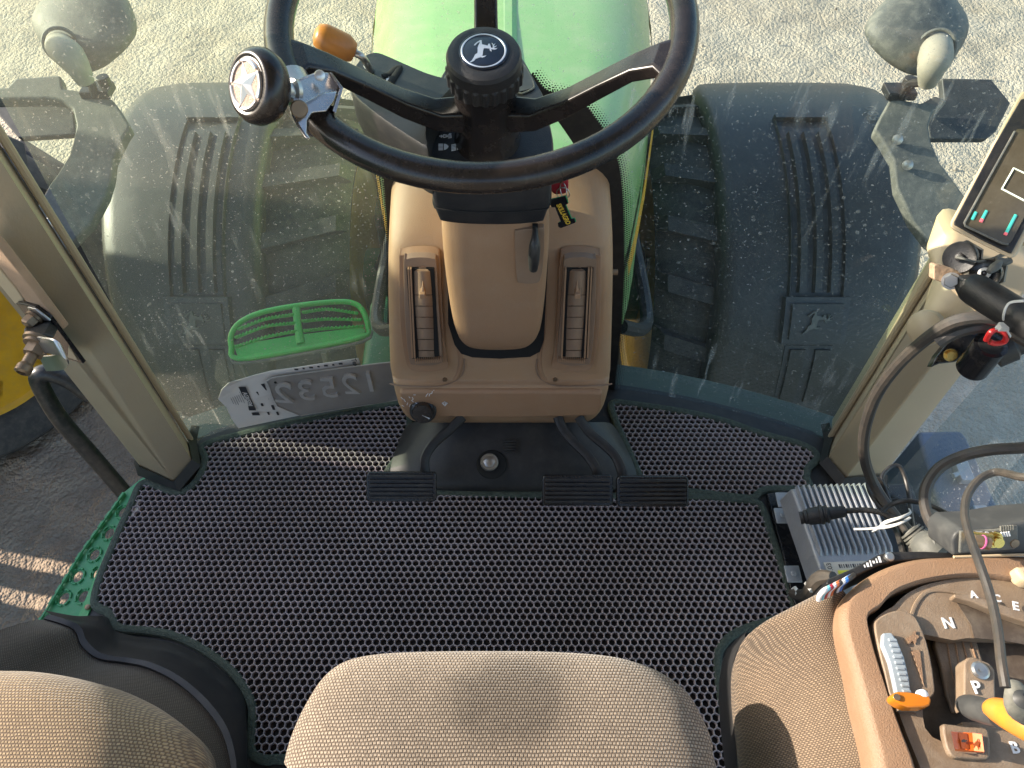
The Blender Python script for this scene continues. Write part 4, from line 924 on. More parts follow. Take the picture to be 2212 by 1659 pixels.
v = sr+[fc_+KN*.0050]; obj('star', (v, [(i, (i+1) % 10, 10) for i in range(10)]+[tuple(range(9, -1, -1))]), M['polish'], fd)
nk = kp-KN*.024
obj('neck', lathe([(.010, .006), (.010, 0), (.0085, -.001), (.0085, -.008), (.012, -.009), (.012, -.013)], nk, KN, 24), M['steel'], kn_, smooth=True)
# clamp wrapped round the rim
def K(px, py, d): return P(px, py, d=d)
cl1 = [K(616, 198, .665), K(640, 172, .665), (K(680, 157, .675)), K(712, 156, .69), K(735, 188, .695), K(731, 200, .69), K(680, 214, .665), K(660, 222, .655), K(637, 228, .65)]
obj('clamp_band', tube([HC+RT*math.cos(R(a))*.202+HU*math.sin(R(a))*.202 for a in range(206, 223, 4)], .0185, 1, 18), M['chrome'], kn_, smooth=True, ang=50)
clp = obj('clamp', prism(cl1, -rayd*.022), M['chrome'], kn_, bevel=.003, seg=3)
cl2 = [K(637, 228, .650), K(660, 220, .654), K(700, 200, .668), K(730, 196, .682), K(722, 218, .68), K(706, 242, .67), K(676, 244, .655), K(664, 262, .64), K(664, 290, .635), K(672, 300, .635), K(660, 300, .635), K(640, 270, .64), K(628, 246, .645)]
obj('clamp_jaw', prism(cl2, -rayd*.030), M['chrome'], clp, bevel=.003, seg=3)
obj('clamp_strap', prism([K(712, 155, .680), K(718, 158, .680), (K(742, 190, .690)), K(726, 246, .672), K(718, 240, .672), K(733, 192, .688)], -rayd*.02), M['chrome'], clp, bevel=.0015)
sq = K(646, 235, .640); obj('socket_screw', join(lathe([(.0075, -.002), (.0075, .004), (.0065, .005)], sq, rayd, 20), lathe([(.0035, .005), (.0035, .0053)], sq, rayd, 6)), M['bolt'], clp, smooth=True, ang=30)
obj('rivet', lathe([(.005, -.001), (.0045, .002), (.002, .003)], K(691, 163, .672), rayd, 14), M['polish'], clp, smooth=True)

# --- reverser lever pod on the left and display pod on the right
pod = thing('lever_pod', P(860, 240, z=.62), 'black lever housing left of the steering hub with orange handled shift lever', 'lever housing')
PZ = .735
pp = [(763, 156), (772, 140), (788, 125), (806, 118), (826, 121), (876, 143), (920, 162), (948, 171), (985, 184), (960, 215), (930, 250), (922, 300), (924, 325), (880, 300), (815, 255), (768, 215), (758, 190)]
pw = catmull([P(x, y, z=PZ) for x, y in pp], 3, True); c_ = sum(pw, Vector())/len(pw)
v, f = loft([[c_+(p-c_)*.965+Vector((0, 0, .004)) for p in pw], [p for p in pw], [p+Vector((0, .0, -.03)) for p in pw], [c_+(p-c_)*.93+Vector((0, 0.02, -.085)) for p in pw]], True); n = len(pw)
f += [tuple(range(n-1, -1, -1)), tuple(range(3*n, 4*n))]
obj('housing', (v, f), M['black'], pod, smooth=True, ang=35)
ZT = PZ+.0045
obj('gate_slot', tube([P(x, y, z=ZT) for x, y in [(826, 165), (842, 160), (852, 150), (862, 148), (838, 186), (826, 198)]], .005, 4, 8, flat=.4), M['void'], pod, smooth=True)
obj('shift_symbols', join(tube([P(786, 142, z=ZT), P(790, 149, z=ZT), P(790, 139, z=ZT), P(795, 147, z=ZT)], .0006, 1, 5), *[box(P(845+q*5, 166-q*6, z=ZT), (.005, .006, .001)) for q in range(4)], *[box(P(838+q*5, 172-q*5, z=ZT), (.004, .005, .001)) for q in range(3)], tube([P(848, 158, z=ZT), P(862, 147, z=ZT), P(861, 154, z=ZT)], .0006, 1, 5), *[box(P(828+q*5, 184-q*3, z=ZT), (.003, .006, .001)) for q in range(3)]), M['white'], pod)
sh = [P(806, 158, z=PZ-.01), P(797, 146, z=PZ+.02), P(789, 132, z=PZ+.04), P(778, 120, z=PZ+.05), P(752, 108, z=PZ+.055), P(745, 104, z=PZ+.057)]
obj('gaiter', prism([P(x, y, z=ZT) for x, y in [(763, 163), (783, 160), (806, 168), (812, 176), (796, 176), (778, 174)]], (0, 0, .004)), M['blackg'], pod, bevel=.002)
obj('lever_shaft', tube(sh, .0042, 5, 12), M['steel'], pod, smooth=True)
ax0 = P(756, 109, z=PZ+.055); ax1 = P(688, 76, z=PZ+.075); axd = (ax1-ax0).normalized(); LL = (ax1-ax0).length
lk = obj('lever_knob', lathe([(.0, -.004), (.011, -.004), (.0125, -.001), (.0155, LL*.15), (.0155, LL*.6), (.0150, LL*.85), (.012, LL*1.05), (.006, LL*1.12), (.0, LL*1.13)], ax0, axd, 32), M['orange'], pod, smooth=True, ang=50)
aa, ab, _ = frame(axd)
obj('ribbed_end', join(*[prism([ax0-axd*.0046+(aa*math.cos(R(a))+ab*math.sin(R(a)))*.005, ax0-axd*.0046+(aa*math.cos(R(a+24))+ab*math.sin(R(a+24)))*.005, ax0-axd*.0046+(aa*math.cos(R(a+24))+ab*math.sin(R(a+24)))*.0108, ax0-axd*.0046+(aa*math.cos(R(a))+ab*math.sin(R(a)))*.0108], axd*.0008) for a in range(0, 360, 36)]), M['orangedk'], lk)
dp = thing('display_pod', P(1080, 220, z=.62), 'black instrument housing behind the steering hub with clear windows', 'instrument housing')
DZ = .705
qq = [(955, 232), (948, 190), (958, 158), (985, 140), (1040, 128), (1106, 124), (1128, 130), (1142, 150), (1158, 180), (1172, 205), (1176, 225), (1150, 238), (1060, 240), (975, 238)]
qw = catmull([P(x, y, z=DZ) for x, y in qq], 3, True); c_ = sum(qw, Vector())/len(qw); n = len(qw)
v, f = loft([[c_+(p-c_)*.96+Vector((0, 0, .004)) for p in qw], qw, [p+Vector((0, 0, -.05)) for p in qw], [c_+(p-c_)*.8+Vector((0, 0, -.09)) for p in qw]], True); f.append(tuple(range(n-1, -1, -1)))
obj('housing', (v, f), M['black'], dp, smooth=True, ang=35)
for pts in ([(1118, 148), (1130, 140), (1142, 158), (1152, 180), (1150, 192), (1118, 200)], [(960, 172), (972, 160), (985, 175), (985, 205), (968, 206)]):
    pz = [P(x, y, z=DZ+.0055) for x, y in pts]
    obj('window', prism(pz, (0, 0, .001)), M['greyd'], dp); obj('window_rim', tube(pz, .0012, 3, 6, closed=True), M['grey'], dp, smooth=True)
obj('stalk', join(tube([P(930, 330, z=.66), P(885, 338, z=.655), P(860, 342, z=.65)], .006, 3, 10), box(P(752, 300, z=.60), (.03, .02, .02))), M['black'], col_, smooth=True)

# --- key, ring and tag
ky = thing('ignition_key', P(1212, 400, y=.80), 'red ignition key with steel ring and black lettered tag', 'key')
obj('key_head', prism(catmull([P(x, y, y=.80) for x, y in [(1190, 372), (1222, 374), (1228, 392), (1226, 415), (1212, 420), (1192, 416)]], 3, True), (0, .008, 0)), M['red'], ky, bevel=.002)
rc = P(1217, 412, y=.79); obj('ring', join(tube(arc(rc, Vector((.35, -.9, .1)).normalized(), Vector((0, .1, 1)).normalized(), .011, 0, 345, 24), .0008, 1, 6, closed=True), tube(arc(rc+Vector((0, .002, -.006)), Vector((.9, -.3, .1)).normalized(), Vector((0, .1, 1)).normalized(), .009, 0, 345, 20), .0007, 1, 6, closed=True)), M['steel'], ky, smooth=True)
tg_ = [(1206, 432), (1226, 424), (1228, 433), (1232, 443), (1222, 446), (1234, 471), (1238, 480), (1239, 486), (1211, 491), (1209, 480), (1213, 479), (1198, 443), (1196, 438)]
tg_ = [(1187, 433), (1221, 425), (1224, 431), (1227, 440), (1221, 443), (1234, 474), (1241, 473), (1243, 481), (1211, 493), (1206, 490), (1205, 483), (1212, 480), (1199, 448), (1192, 448), (1187, 441)]
ty_ = .775; tp_ = [P(x, y, y=ty_) for x, y in tg_]
tgo = obj('tag', prism(tp_, (0, .0015, 0)), M['blackg'], ky)
obj('tag_edge', prism([P(x+1.5, y-2, y=ty_+.0018) for x, y in tg_], (0, .0015, 0)), M['tealgreen'], tgo)
a = P(1203, 437, y=ty_-.0006); b = P(1229, 488, y=ty_-.0006)
obj('tag_lettering', text('SKILLAGRO', (a+b)/2+Vector((.0005, 0, 0)), b-a, (0, -1, 0), .0095, .0003, bold=.0002, sx=.78), M['yel2'], tgo)

# ================================================================ pedals and tunnel cover
tn = thing('tunnel_cover', (0, .68, .0), 'black moulded tunnel cover with a recessed bolt behind the pedals', 'cover')
def T(px, py, z): return P(px, py, z=z)
ra = [T(895, 905, .05), T(950, 900, .10), T(1106, 900, .11), T(1240, 900, .10), T(1312, 905, .05)]
rows = [[P(878, 912, z=.012), P(898, 912, z=.05), P(960, 912, z=.085), P(1106, 912, z=.09), P(1240, 912, z=.085), P(1305, 912, z=.05), P(1326, 912, z=.012)],
        [P(856, 965, z=.012), P(882, 965, z=.04), P(960, 965, z=.065), P(1106, 965, z=.07), P(1260, 965, z=.065), P(1335, 965, z=.04), P(1352, 965, z=.012)],
        [P(838, 1020, z=.012), P(870, 1022, z=.028), P(960, 1022, z=.045), P(1106, 1022, z=.045), P(1260, 1022, z=.045), P(1350, 1022, z=.028), P(1378, 1020, z=.012)],
        [P(852, 1052, z=.012), P(872, 1052, z=.020), P(960, 1056, z=.022), P(1106, 1056, z=.022), P(1260, 1056, z=.022), P(1340, 1054, z=.020), P(1375, 1052, z=.012)],
        [P(855, 1058, z=.005), P(872, 1060, z=.005), P(960, 1063, z=.005), P(1106, 1064, z=.005), P(1260, 1064, z=.005), P(1340, 1062, z=.005), P(1375, 1058, z=.005)]]
obj('cover', loft(rows), M['rubber'], tn, smooth=True, ang=60, sub=2)
bc = P(1062, 1004, z=.056); bn = Vector((0, -.25, .97)).normalized()
obj('bolt_recess', lathe([(.0, .0), (.026, .0), (.028, .002), (.026, .004)], bc, bn, 32), M['void'], tn, smooth=True)
obj('bolt', join(lathe([(.0165, .004), (.0165, .010), (.0150, .012), (.0145, .0105)], bc+Vector((-.004, .003, 0)), bn, 28), lathe([(.011, .0105), (.011, .0125), (.009, .0135)], bc+Vector((-.004, .003, 0)), bn, 6)), M['steel'], tn, smooth=True, ang=30)
obj('ribbed_patch', join(*[tube([P(1088, 952+k*6, z=.082-.002*k), P(1114, 952+k*6, z=.082-.002*k)], .002, 1, 6) for k in range(5)]), M['rubber'], tn)
def pedal(x0, y0, x1, y1, arm, label, name='pedal'):
    z = .115; t = thing(name, P((x0+x1)/2, (y0+y1)/2, z=.02), label, 'pedal', 'foot pedals')
    def q(x, y, dz=0): return P(x, y, plane=(P((x0+x1)/2, y1, z=z+dz), Vector((0, -.62, .78)).normalized()))
    nn = Vector((0, -.62, .78)).normalized()
    o = [q(x0+4, y0), q(x1-4, y0), q(x1, y0+8), q(x1, y1-6), q(x1-5, y1), q(x0+5, y1), q(x0, y1-6), q(x0, y0+8)]
    pd = obj('pad', prism([p-nn*.006 for p in o], nn*-.012), M['blackg'], t, bevel=.003, seg=3)
    n = 6; rb = []
    for k in range(n):
        ya = y0+6+(y1-y0-10)*k/n; yb = ya+(y1-y0-10)/n*.62
        rb.append(prism([q(x0+7, ya)-nn*.007, q(x1-7, ya)-nn*.007, q(x1-7, yb)-nn*.007, q(x0+7, yb)-nn*.007], nn*.006))
    obj('grip_ribs', join(*rb), M['rubber'], pd, bevel=.0012)
    ap = [P(x, y, z=zz) for x, y, zz in arm]
    obj('arm', tube(ap, [.009]*len(ap), 5, 10, flat=.45), M['black'], t, smooth=True)
pedal(789, 1021, 942, 1086, [(925, 1030, .10), (918, 1015, .11), (918, 990, .12), (935, 960, .13), (975, 925, .14), (1000, 900, .15)], 'clutch pedal, the black ribbed pad on the left', 'clutch_pedal')
pedal(1171, 1028, 1326, 1095, [(1290, 1036, .10), (1288, 1015, .11), (1270, 985, .12), (1235, 950, .13), (1215, 925, .14), (1205, 900, .15)], 'brake pedal, the middle black ribbed pad of the three', 'brake_pedal')
pedal(1333, 1030, 1490, 1097, [(1345, 1038, .10), (1342, 1015, .11), (1325, 980, .12), (1280, 940, .13), (1262, 920, .14), (1250, 900, .15)], 'brake pedal farthest right, black ribbed pad with a worn right edge', 'brake_pedal')

# ================================================================ seats
st = thing('operator_seat', (-.01, 0, 0), 'tan woven operator seat with a stained front edge', 'seat')
so2 = [(603, 1700), (608, 1640), (625, 1580), (655, 1515), (695, 1455), (745, 1420), (820, 1405), (930, 1400), (1060, 1399), (1200, 1401), (1330, 1412), (1420, 1440), (1485, 1485), (1520, 1540), (1545, 1600), (1562, 1680)]
sw = [P(x, y, z=.42) for x, y in so2]
back = [Vector((.255, -.10, .42)), Vector((.25, -.28, .42)), Vector((0, -.32, .42)), Vector((-.27, -.28, .42)), Vector((-.285, -.10, .42))]
sw = sw+back; cc = Vector((-.015, -.05, .42))
M['fabseat2'] = fabric('tan_seat_cloth_stained', (.43, .345, .255), (.14, .10, .07), 270, 200, stain=((0.035, .215, .485), .09))
obj('cushion', pillow(sw, (0, 0, 1), [(.96, -.12), (.99, -.06), (1.0, -.03), (.995, -.008), (.975, .008), (.93, .022), (.84, .034), (.68, .042), (.45, .044), (.2, .042)], 4, cc), M['fabseat2'], st, smooth=True, ang=180)
obj('seat_base', join(box((0, -.06, .16), (.36, .40, .22)), box((0, -.06, .03), (.42, .5, .06))), M['rubber'], st, bevel=.02)
bk = [Vector((x, -.40, z)) for x, z in [(-.24, .42), (-.25, .7), (-.22, .95), (-.15, 1.06), (.15, 1.06), (.22, .95), (.25, .7), (.24, .42)]]
obj('backrest', pillow(bk, (0, 1, .0), [(.97, -.07), (1, -.03), (1, .0), (.96, .03), (.85, .045), (.5, .05)], 4), M['fabseat'], st, smooth=True, ang=180)

# left side: fabric shell, rubber trim, small seat cushion
ls = thing('side_seat', (-.50, .05, 0), 'passenger side seat with tan woven cushion over dark fabric and rubber trim', 'seat')
outer = [(96, 1318, .06), (160, 1330, .05), (206, 1330, .03), (232, 1334, .012), (248, 1362, .012), (300, 1376, .012), (370, 1388, .012), (432, 1416, .012), (494, 1462, .012), (526, 1508, .012), (532, 1560, .012), (530, 1640, .012), (528, 1720, .012)]
inner = [(105, 1327, .14), (150, 1340, .14), (175, 1355, .135), (188, 1385, .13), (222, 1412, .125), (280, 1421, .12), (330, 1432, .12), (390, 1462, .12), (448, 1512, .12), (490, 1570, .12), (508, 1630, .12), (512, 1680, .12), (512, 1720, .12)]
oc_ = [P(x, y, z=z) for x, y, z in outer]; ic_ = [P(x, y, z=z) for x, y, z in inner]
oc3 = catmull(oc_, 4); ic3 = catmull(ic_, 4)
rows = []
for a, b in zip(oc3, ic3):
    m_ = a*.5+b*.5+Vector((0, 0, -.022)); rows.append([a+Vector((0, 0, -.01)), a, a*.75+b*.25+Vector((0, 0, -.018)), m_, a*.22+b*.78+Vector((0, 0, -.012)), b, b+Vector((-.006, -.006, .0)), b+Vector((-.010, -.010, -.02))])
obj('rubber_trim', loft(rows), M['rubber'], ls, smooth=True, ang=60)
def fs(px, py, z): return P(px, py, z=z)
sh1 = ic3
g1 = []
for i, b in enumerate(ic3):
    t_ = i/(len(ic3)-1)
    far = Vector((-.86+.10*t_, .18-.75*t_, .30)); mid = b*.45+far*.55
    g1.append([b+Vector((-.004, -.004, -.012)), b*.92+far*.08+Vector((0, 0, .012)), b*.7+far*.3+Vector((0, 0, .022)), mid+Vector((0, 0, .015)), far])
obj('fabric_shell', loft(g1), M['fabdk'], ls, smooth=True, ang=180, sub=1)
co = [(-120, 1500), (-60, 1452), (20, 1446), (100, 1450), (190, 1466), (270, 1490), (335, 1525), (385, 1572), (405, 1625), (404, 1700), (380, 1800), (200, 1900), (-60, 1900), (-160, 1700)]
cw = [P(x, y, z=.425) for x, y in co]
obj('cushion', pillow(cw, (0, 0, 1), [(.95, -.11), (.99, -.06), (1, -.035), (.985, -.012), (.94, .010), (.86, .030), (.74, .046), (.58, .058), (.4, .065), (.2, .068)], 4), M['fab'], ls, smooth=True, ang=180)

# ================================================================ brochure and number plate at the foot of the left glass
def W(px, py, off=.012):
    p = wpt(px, py, off); return p
brc = thing('brochure', W(560, 900, .02), 'creased printed brochure with black lettering leaning on the foot of the left glass', 'brochure')
bo = [(471, 862), (478, 842), (492, 828), (518, 820), (552, 810), (588, 801), (640, 794), (692, 786), (735, 780), (774, 774), (780, 790), (790, 800), (780, 870), (635, 900), (575, 912), (515, 925), (500, 905), (489, 880)]
BO = .030
bpts = [wpt(x, y, BO) for x, y in bo]
obj('sheet', prism(bpts, (0, .0012, 0)), M['paper'], brc)
obj('curled_corner', loft([[wpt(471, 862, BO+.001), wpt(480, 840, BO+.012), wpt(500, 824, BO+.018)], [wpt(484, 868, BO+.001), wpt(500, 848, BO+.006), wpt(522, 822, BO+.002)]]), M['paper'], brc)
def wn(px, py): return Vector((.45*0, -1, .05)).normalized()
A1, A2 = wpt(524, 838, BO+.003), wpt(545, 884, BO+.003); ad = (A2-A1).normalized()
NB = Vector((0, -1, .1)).normalized(); pw_ = ad.cross(NB)
mid = (A1+A2)/2
obj('name_box', prism([A1-pw_*.0065-ad*.003, A2-pw_*.0065+ad*.003, A2+pw_*.0065+ad*.003, A1+pw_*.0065-ad*.003], NB*.0006), M['ink'], brc)
obj('name_lettering', text('AGRISEM', mid+NB*.0012, ad, NB, .0125, .0002, sx=.80, bold=.0002), M['paper'], brc)
obj('small_lettering', text('INTERNATIONAL', mid+NB*.0008-pw_*(-.010), ad, NB, .0055, .0002), M['ink'], brc)
pr_ = []
for x, y, w_, h_ in [(570, 836, 26, 9), (556, 850, 14, 6), (577, 858, 18, 6), (566, 874, 12, 6), (590, 880, 20, 7), (580, 893, 12, 5), (552, 894, 12, 22), (600, 893, 14, 6)]:
    c = wpt(x, y, BO+.003); u = ad*(w_*.00035)+pw_*0; vv = pw_*(h_*.00035); pr_.append(prism([c-u-vv, c+u-vv, c+u+vv, c-u+vv], NB*.0004))
obj('printed_pictures', join(*pr_), M['ink'], brc)
lt = []
for k in range(7):
    c = wpt(503+k*4.2, 868-k*1.5, BO+.003); lt.append(prism([c-ad*.012, c+ad*(.006+.004*(k % 3)), c+ad*(.006+.004*(k % 3))+pw_*.0006, c-ad*.012+pw_*.0006], NB*.0003))
obj('fine_print', join(*lt), M['greyd'], brc)
c = wpt(766, 783, BO+.003); obj('edge_lettering', text('Tex', c, (.15, 0, -1), NB, .014, .0003), M['ink'], brc)
c = wpt(700, 792, BO+.003); obj('edge_symbols', join(*[box(wpt(640+k*16, 798-k*2, BO+.003), (.004 if k % 2 else .007, .0008, .004)) for k in range(7)]), M['ink'], brc)
PO = .042
npl = thing('number_plate', W(720, 880, .03), 'bare metal number plate seen from behind with reversed raised digits', 'number plate')
po = [(578, 822), (584, 817), (600, 814), (700, 800), (800, 787), (880, 778), (880, 860), (790, 874), (700, 888), (650, 897), (618, 884), (600, 876), (592, 862)]
pq = [wpt(x, y, PO) for x, y in po]
pb = obj('plate_sheet', prism(pq, (0, .0018, 0)), M['plate'], npl, bevel=.0006)
obj('raised_edge', tube([p+Vector((0, -.0008, 0)) for p in pq], .0016, 1, 6, closed=True, flat=.6), M['plate'], npl, smooth=True)
for i, (ch2, x, y) in enumerate([('2', 612, 850), ('3', 655+6, 844), ('5', 708+2, 838), ('2', 758-2, 831), ('1', 800, 826)]):
    a = wpt(x-10, y+1.6, PO+.0042); b = wpt(x+10, y-1.6, PO+.0042)
    x_ = {0: 0}.get(0, 0)
    obj('digit', text(ch2, (a+b)/2, b-a, NB, .078, .0035, mirror=True, sx=1.0, shear=0), M['worn'], npl, bevel=.0012)
obj('hole', lathe([(.0025, 0), (.0025, .001)], wpt(595, 826, PO+.0015), NB, 10), M['void'], npl)
obj('emblem_patch', prism([wpt(x, y, PO+.001) for x, y in [(800, 858), (812, 856), (812, 864), (800, 866)]], NB*.0005), M['void'], npl)

# ================================================================ silver control module on the floor at right
cm = thing('control_module', P(1820, 1170, z=0), 'finned cast aluminium control box on the floor beside the right pillar', 'control unit')
ZM = .115
def Mx(px, py, dz=0): return P(px, py, z=ZM+dz)
c00, c10, c01 = Mx(1712, 1056), Mx(1868, 1051), Mx(1786, 1266)
ux = (c10-c00); vy = (c01-c00); c11 = c00+ux+vy
def mp(u, v, h=0): return c00+ux*u+vy*v+Vector((0, 0, h))
obj('body', loft([[mp(0, 0, -.012), mp(1, 0, -.012), mp(1, 1, -.012), mp(0, 1, -.012)], [mp(-.0, -.0, -.004), mp(1., -.0, -.004), mp(1., 1., -.004), mp(-.0, 1., -.004)], [mp(-.01, -.01, -.012), mp(1.01, -.01, -.012), mp(1.01, 1.01, -.012), mp(-.01, 1.01, -.012)], [mp(-.12, -.05, -.095), mp(1.1, -.05, -.095), mp(1.1, 1.08, -.095), mp(-.12, 1.08, -.095)]][1:], True)[0:1] and (lambda vf: (vf[0], vf[1]+[(0, 1, 2, 3)]))(loft([[mp(0, 0), mp(1, 0), mp(1, 1), mp(0, 1)], [mp(-.02, -.012, -.006), mp(1.02, -.012, -.006), mp(1.02, 1.02, -.006), mp(-.02, 1.02, -.006)], [mp(-.05, -.03, -.05), mp(1.05, -.03, -.05), mp(1.05, 1.04, -.05), mp(-.05, 1.04, -.05)]], True)), M['alu'], cm, bevel=.003, seg=3)
fins = []
for k in range(13):
    u = .06+k*.077
    a, b = mp(u, -.015, .0), mp(u, .66, .0); w_ = ux.normalized()*.0022
    fins.append(loft([[a-w_*1.3, a-w_*.5+Vector((0, 0, .009)), a+w_*.5+Vector((0, 0, .009)), a+w_*1.3], [b-w_*1.3, b-w_*.5+Vector((0, 0, .009)), b+w_*.5+Vector((0, 0, .009)), b+w_*1.3], [b-w_*1.3+vy*.05, b-w_*.5+vy*.05, b+w_*.5+vy*.05, b+w_*1.3+vy*.05]]))
obj('cooling_fins', join(*fins), M['alu'], cm, smooth=True, ang=40)
for (x, y) in ((1693, 1080), (1690, 1114), (1713, 1240)):
    c = P(x, y, z=.04); obj('mounting_tab', join(box(c, (.026, .030, .004)), lathe([(.006, .002), (.006, .006)], c, (0, 0, 1), 6)), M['alu'], cm, bevel=.002)
obj('label', prism([mp(.06, .775, .0006), mp(.97, .775, .0006), mp(.97, .99, .0006), mp(.08, .99, .0006)], (0, 0, .0006)), M['stick'], cm)
obj('yellow_label', prism([mp(.20, .86, .0014), mp(.52, .86, .0014), mp(.52, .97, .0014), mp(.20, .97, .0014)], (0, 0, .0006)), M['yelst'], cm)
obj('barcode', join(*[prism([mp(.24+k*.03, .80, .0014), mp(.24+k*.03+(.008 if k % 3 else .016), .80, .0014), mp(.24+k*.03+(.008 if k % 3 else .016), .835, .0014), mp(.24+k*.03, .835, .0014)], (0, 0, .0004)) for k in range(12)]), M['ink'], cm)
obj('version_print', text('V 11.03', mp(.12, .88, .0014), -vy, (0, 0, 1), .011, .0002), M['ink'], cm)
obj('base_bracket', prism([P(x, y, z=.016) for x, y in [(1657, 1066), (1700, 1058), (1790, 1250), (1800, 1330), (1728, 1330), (1712, 1290), (1690, 1190)]], (0, 0, -.012)), M['blackg'], cm, bevel=.002)
wb = thing('wire_bundle', P(1790, 1280, z=.1), 'bundle of striped coloured wires with black ties in front of the silver box', 'wires')
cols = ['white', 'wirecyan', 'red', 'white', 'wireor', 'ink', 'white', 'wireblue', 'cable']
for k, cn in enumerate(cols):
    o = k*5
    obj('wire', tube([P(1768+o*1.3, 1296-o*.65, z=.495), P(1772+o*1.3, 1284-o*.62, z=.505), P(1784+o*1.3, 1273-o*.6, z=.51), P(1800+o*1.1, 1266-o*.6, z=.50)], .0026, 6, 8), M[cn], wb, smooth=True)
obj('sleeve', tube([P(1712, 1282, z=.10), P(1742, 1285, z=.13), P(1760, 1262, z=.16), P(1776, 1248, z=.18), P(1800, 1246, z=.2)], [.008, .010, .012, .012, .008], 5, 10), M['cable'], wb, smooth=True)
obj('tie', join(tube([P(1706, 1283, z=.10), P(1718, 1270, z=.11), P(1722, 1285, z=.12)], .003, 4, 6), tube([P(1742, 1260, z=.15), P(1754, 1276, z=.16)], .004, 1, 6)), M['tie'], wb)

# ================================================================ right console
ZC = .50
con = thing('armrest_console', P(2000, 1450, z=.1), 'brown console with gear gate, orange levers and speed slider at lower right', 'console')
def Q(px, py, dz=0): return P(px, py, z=ZC+dz)
fo_ = [(2330, 1206), (2212, 1203), (2120, 1203), (2040, 1206), (1992, 1208), (1950, 1215), (1915, 1226), (1880, 1243), (1850, 1264), (1824, 1290), (1811, 1315), (1809, 1345), (1814, 1375), (1824, 1410), (1837, 1455), (1852, 1520), (1867, 1580), (1880, 1640), (1890, 1720)]
fi_ = [(2330, 1262), (2212, 1256), (2140, 1246), (2083, 1244), (2033, 1249), (1990, 1257), (1958, 1267), (1935, 1277), (1918, 1290), (1908, 1303), (1898, 1313), (1880, 1323), (1872, 1334), (1873, 1352), (1883, 1393), (1892, 1425), (1905, 1465), (1923, 1520), (1945, 1581), (1968, 1640), (1990, 1720)]
def resample(pts, n):
    pts = catmull(pts, 6); L_ = [0]
    for a, b in zip(pts, pts[1:]): L_.append(L_[-1]+(b-a).length)
    out = []; j = 0
    for i in range(n):
        t = L_[-1]*i/(n-1)
        while j < len(pts)-2 and L_[j+1] < t: j += 1
        s = (t-L_[j])/max(1e-9, L_[j+1]-L_[j]); out.append(pts[j]+(pts[j+1]-pts[j])*s)
    return out
A_ = resample([Q(*p, -.008) for p in fo_], 60); B_ = resample([Q(*p) for p in fi_], 60)
rows = []
for a, b in zip(A_, B_):
    d = (b-a)
    o = Vector((-d.x, -d.y, 0)).normalized()
    rows.append([a+Vector((0, 0, -.06))-o*.004, a+Vector((0, 0, -.015)), a+Vector((0, 0, -.002)), a+d*.06+Vector((0, 0, .004)), a+d*.22+Vector((0, 0, .0085)), a+d*.30+Vector((0, 0, .0085)), a+d*.93+Vector((0, 0, .0045)), b+Vector((0, 0, .002)), b-o*.001+Vector((0, 0, -.008)), b+Vector((0, 0, -.03))])
obj('frame', loft(rows), M['cons'], con, smooth=True, ang=40)
under = [Q(x, y, -.03) for x, y in [(2330, 1240), (2083, 1230), (1958, 1255), (1900, 1290), (1865, 1335), (1875, 1400), (1900, 1470), (1930, 1570), (1975, 1720), (2330, 1720)]]
obj('base', prism(under, (0, 0, -.25)), M['void'], con)
pi_ = [(2330, 1262), (2240, 1258), (2150, 1250), (2083, 1249), (2040, 1254), (2000, 1263), (1965, 1279), (1945, 1294), (1932, 1308), (1915, 1318), (1895, 1333), (1886, 1350), (1887, 1383), (1902, 1410), (1912, 1443), (1925, 1488), (1935, 1520), (1957, 1581), (1985, 1650), (2010, 1720), (2330, 1720)]
pin = catmull([Q(*p, -.004) for p in pi_[:-1]], 4)+[Q(2330, 1720, -.004)]
# panel with the gear gate cut right through it
gate = [(1976, 1378), (1976, 1395), (1982, 1430), (1992, 1500), (1994, 1550), (1998, 1572), (2014, 1592), (2040, 1604), (2064, 1602), (2082, 1590), (2078, 1560), (2140, 1560), (2212, 1560), (2330, 1560), (2330, 1395), (2212, 1382), (2120, 1380), (2090, 1378), (2060, 1383), (2030, 1377), (1995, 1370), (1982, 1370)]
from mathutils.geometry import tessellate_polygon
def pierced(outer, holes, th):
    loops = [outer]+holes; tri = tessellate_polygon(loops); flat = [p for l in loops for p in l]
    v = [p.copy() for p in flat]; n = len(v); f = [tuple(t) for t in tri]; v += [p-Vector((0, 0, th)) for p in flat]; f += [tuple(i+n for i in t) for t in tri]; k = 0
    for l in loops:
        m = len(l); f += [(k+i, k+(i+1) % m, k+(i+1) % m+n, k+i+n) for i in range(m)]; k += m
    return v, f
gl_ = [Q(x, y, -.004) for x, y in gate[::-1]]
gl_ = [p for p in gl_ if p.x < 10]
inner_ok = [(x, y) for x, y in gate]
gate2 = [(min(x, 2300), y) for x, y in gate]
obj('panel', pierced(pin, [[Q(x, y, -.004) for x, y in gate2[::-1]]], .012), M['cons2'], con, bevel=.002)
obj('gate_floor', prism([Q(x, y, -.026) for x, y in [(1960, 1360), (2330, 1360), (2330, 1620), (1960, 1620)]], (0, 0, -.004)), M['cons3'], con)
tr_ = [(2020, 1378), (2028, 1380), (2060, 1385), (2090, 1383), (2110, 1384), (2140, 1480), (2150, 1520), (2060, 1540), (2045, 1500), (2030, 1430), (2018, 1395)]
obj('track_plate', prism([Q(x, y, -.018) for x, y in tr_], (0, 0, -.006)), M['cons2'], con, bevel=.002)
obj('track_grooves', join(*[tube([Q(2046+k*17, 1386, -.0175), Q(2056+k*20, 1450, -.0175), Q(2066+k*22, 1490, -.0175)], .0008, 3, 5) for k in range(4)]), M['cons'], con)
